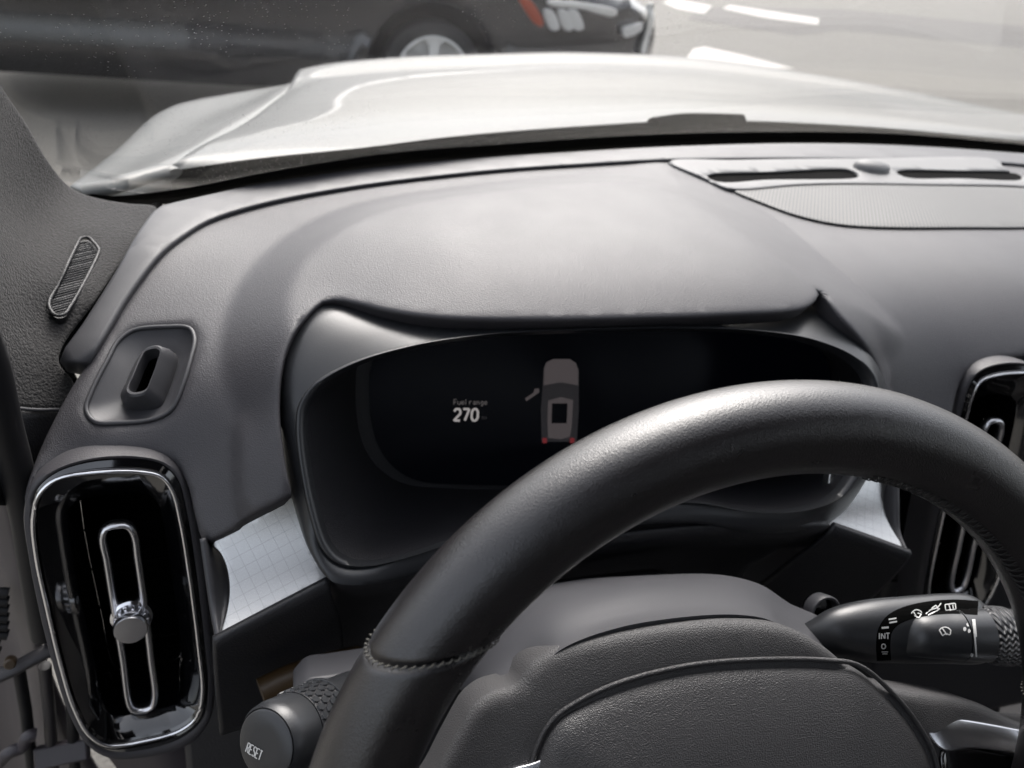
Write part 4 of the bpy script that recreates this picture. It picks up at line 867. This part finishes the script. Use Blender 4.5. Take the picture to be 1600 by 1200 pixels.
box('rear_door', XF, -.74, -.70, -1.4, -.42, .4, 1.50, 'cabin_cloth', cab, .02); box('rear_light_block', XF, -.74, .74, -1.5, -1.44, .4, 1.56, 'cabin_cloth', cab, .02)  # solid side and rear wall, added to block light from behind
box('far_door', XF, .72, .78, -1.2, .55, .4, 1.08, 'cabin_cloth', cab, .02)
roof = loft('unseen_roof_lining', rl_, 'headliner', None, n=30, sub=4); solid(roof, .02, 1)
tag(roof, 'grey cloth roof lining above the windscreen', 'roof lining')

# ================================================================== outside: ground, markings, black car
m = mat('asphalt', (.112, .106, .095), .85, bump=.6, scale=120, dist_=.01, var=.18, var_scale=.8)
g = mesh('ground', [(-300, -300, 0), (300, -300, 0), (300, 300, 0), (-300, 300, 0)], [(0, 1, 2, 3)], 'asphalt', None, False); tag(g, kind='structure')
mat('road_paint', (.34, .325, .30), .7, var=.08, var_scale=6); mat('patch', (.07, .065, .061), .85, var=.15, var_scale=2)
def on_ground(name, px, m_, h):
    p = np.array([Pz(x, y, -CAMZ+h) for x, y in px]); o = mesh(name, np.vstack([p, p-np.array([0, 0, h-.0005])]), [tuple(range(len(p)))]+[(i, (i+1) % len(p), (i+1) % len(p)+len(p), i+len(p)) for i in range(len(p))], m_, None, False); tag(o, kind='structure')
on_ground('asphalt_patch', [(1075, 30), (1245, 55), (1320, 47), (1600, 75), (1640, 45), (1310, 14), (1090, 12)], 'patch', .004)
on_ground('road_marking', [(1066, 99), (1084, 76), (1100, 73), (1160, 86), (1242, 107), (1150, 105)], 'road_paint', .004)
on_ground('road_marking', [(1129, 13), (1140, 8), (1280, 29), (1278, 38), (1200, 28)], 'road_paint', .008)
on_ground('road_marking', [(1036, 4), (1050, -2), (1112, 9), (1100, 21), (1060, 14)], 'road_paint', .008)

mat('black_paint', (.006, .0065, .008), .25, coat=1.0, coat_r=.05); mat('tyre', (.02, .02, .02), .8); mat('alloy', (.62, .62, .60), .4); mat('amber', (.35, .05, .012), .3); mat('lamp_white', (.6, .61, .61), .2, coat=1); mat('tinted_glass', (.01, .012, .014), .06, coat=.5)
HUBP = Pz(676, 119, -CAMZ+.36); ANG = math.radians(4)
BF = Frame((HUBP[0], HUBP[1]-.04, 0), (math.cos(ANG), math.sin(ANG), 0), (math.sin(ANG), -math.cos(ANG), 0))
bc = empty('black_car', BF.wld(np.array([-1.0, 0, -.9])), 'black car parked across the road beyond the bonnet', 'car')
archf = [(.46*math.cos(t), .36+.46*math.sin(t)) for t in np.linspace(-.2, math.pi+.2, 14)]
archr = [(x-3.25, z_) for x, z_ in archf]
prof = [(1.5, .24), (1.78, .32), (1.88, .50), (1.89, .70), (1.80, .86), (1.45, .98), (.6, 1.06), (-.25, 1.12), (-.55, 1.18), (-.95, 1.45), (-1.35, 1.64), (-2.4, 1.68), (-3.7, 1.58), (-4.1, 1.15), (-4.25, .9), (-4.22, .45), (-4.1, .3), (-3.76, .27)]
ol = prof+archr[::-1][0:0]+[(-3.25+x, z_) for x, z_ in archf[::-1]]+[(-2.7, .25), (-1.3, .23), (-.55, .25)]+archf[::-1]+[(.55, .26), (.9, .24)]
def bfun(q):
    x, z_ = q[:, 0], q[:, 1]
    side = -.10*np.clip((z_-1.05)/.6, 0, 1)**1.2*1.8+.05*np.exp(-((z_-.92)/.12)**2)-.03*np.exp(-((z_-.62)/.14)**2)
    nose = -.32*np.clip((x-.95)/.9, 0, 1)**2
    flare = .035*np.exp(-((np.hypot(x, z_-.36)-.50)/.05)**2)+.035*np.exp(-((np.hypot(x+3.25, z_-.36)-.50)/.05)**2)
    return side+nose+flare
panel('body', BF, np.array(ol), bfun, 'black_paint', bc, thick=1.7, grid=.07, er=.06, angle=60)
for wx in (0, -3.25):
    wf_ = Frame(BF.wld(np.array([wx, .36, -.02])), BF.a, BF.n)
    w_ = lathe('wheel', wf_, [(.20, -.22), (.34, -.21), (.36, -.18), (.36, -.03), (.345, .0), (.30, .008), (.262, .0), (.255, -.03), (.02, -.06)], 'tyre', bc, 60)
    lathe('rim', wf_, [(.262, -.03), (.266, .004), (.250, .006), (.238, -.03)], 'alloy', w_, 60); lathe('hub_cap', wf_, [(.07, -.04), (.06, -.005), (.0005, 0)], 'alloy', w_, 30)
    for k in range(5):
        t = math.pi/2+k*2*math.pi/5; d0 = math.cos(t)*wf_.a+math.sin(t)*wf_.b; sf_ = Frame(wf_.o, d0, wf_.n)
        V = sf_.wld(np.array([(.03, -.03, -.012), (.03, .03, -.012), (.20, .034, -.008), (.245, .085, -.004), (.245, -.085, -.004), (.20, -.034, -.008), (.03, -.03, -.05), (.03, .03, -.05), (.20, .034, -.05), (.245, .085, -.05), (.245, -.085, -.05), (.20, -.034, -.05)]))
        mesh('spoke', V, [(0, 1, 2, 3, 4, 5), (6, 11, 10, 9, 8, 7)]+[(i, (i+1) % 6, (i+1) % 6+6, i+6) for i in range(6)], 'alloy', w_, False)
    mesh('wheel_well', wf_.wld(np.array([(.47*math.cos(t), .47*math.sin(t), w2) for w2 in (-.02, -.3) for t in np.linspace(0, 2*math.pi, 24, endpoint=False)])), [(k, (k+1) % 24, (k+1) % 24+24, k+24) for k in range(24)]+[tuple(range(24, 48))], 'void', bc)
def bpatch(name, pts, m_, th=.02, lift=.012):
    c = crom(pts, 40); panel(name, BF, c, lambda q: bfun(q)+lift-edge_drop(dist(q, np.array(ol)), .06), m_, bc, thick=th, grid=.05, er=.006)
def bx(x, y):                                       # pixel on the side of the car
    q = BF.px(x, y, 0); return tuple(q[:2])
bpatch('side_window', [(-.75, 1.22), (-1.3, 1.55), (-1.9, 1.58), (-1.9, 1.2)], 'tinted_glass'); bpatch('side_window', [(-2.0, 1.2), (-2.0, 1.58), (-2.9, 1.52), (-3.1, 1.24)], 'tinted_glass')
def bseg(name, pxs, m_, lift=.02): bpatch(name, [bx(*p) for p in pxs], m_, .03, lift)
bseg('indicator_lamp', [(806, -4), (822, -2), (848, 36), (846, 42), (834, 36), (815, 12)], 'amber')
for x in (846, 868, 884): bseg('headlamp_element', [(x, 14), (x+12, 14), (x+28, 44), (x+24, 48), (x+14, 46)], 'lamp_white')
bseg('headlamp_trim', [(850, 0), (900, 2), (965, 18), (962, 26), (900, 12), (852, 6)], 'alloy')
bseg('fog_lamp', [(978, 46), (1000, 40), (1016, 40), (1016, 52), (998, 60), (982, 60)], 'lamp_white', .05)
bseg('bumper_trim', [(1026, 10), (1034, 10), (1038, 50), (1030, 92), (1022, 92), (1028, 50)], 'alloy', .05)

# ------------------------------------------------------------------ sub-parts hang from the part they sit on
SUB = {'air_vent': {'grip_rib': 'knob', 'trim_ring': 'bezel', 'knob_collar': 'knob', 'vane': 'duct'}, 'steering_wheel': {'seam_stitching': 'rim_leather', 'rim_lacing': 'rim_leather', 'cover_bead': 'airbag_cover', 'button_panel': 'hub_frame', 'spoke_trim': 'hub_frame'},
       'instrument_display': {'range_': 'screen', 'icon_': 'screen', 'bezel_lip': 'bezel'}, 'wiper_stalk': {'symbol_band': 'stalk_body', 'mark_': 'stalk_body'}, 'light_stalk': {'reset_lettering': 'reset_button', 'grip_texture': 'grip_core', 'mark_headlamp': 'barrel', 'mark_fog': 'housing_recess'},
       'windscreen_pillar': {'rib': 'speaker_cover', 'speaker_frame': 'speaker_cover'}, 'dashboard': {'demister_slot': 'demister_panel', 'light_sensor': 'demister_panel'}, 'side_demister_vent': {'slot': 'outlet_box'}, 'steering_column': {'lock_barrel': 'lock_ring'}}
for ob in [o for o in scn.objects if o.parent is None and o.type == 'EMPTY']:
    mp_ = SUB.get(ob.name.split('.')[0])
    if not mp_: continue
    kids = list(ob.children)
    for ch in kids:
        for pre, par in mp_.items():
            if ch.name.startswith(pre):
                tg = [k for k in kids if k.name.split('.')[0] == par]
                if tg and tg[0] is not ch: ch.parent = tg[0]
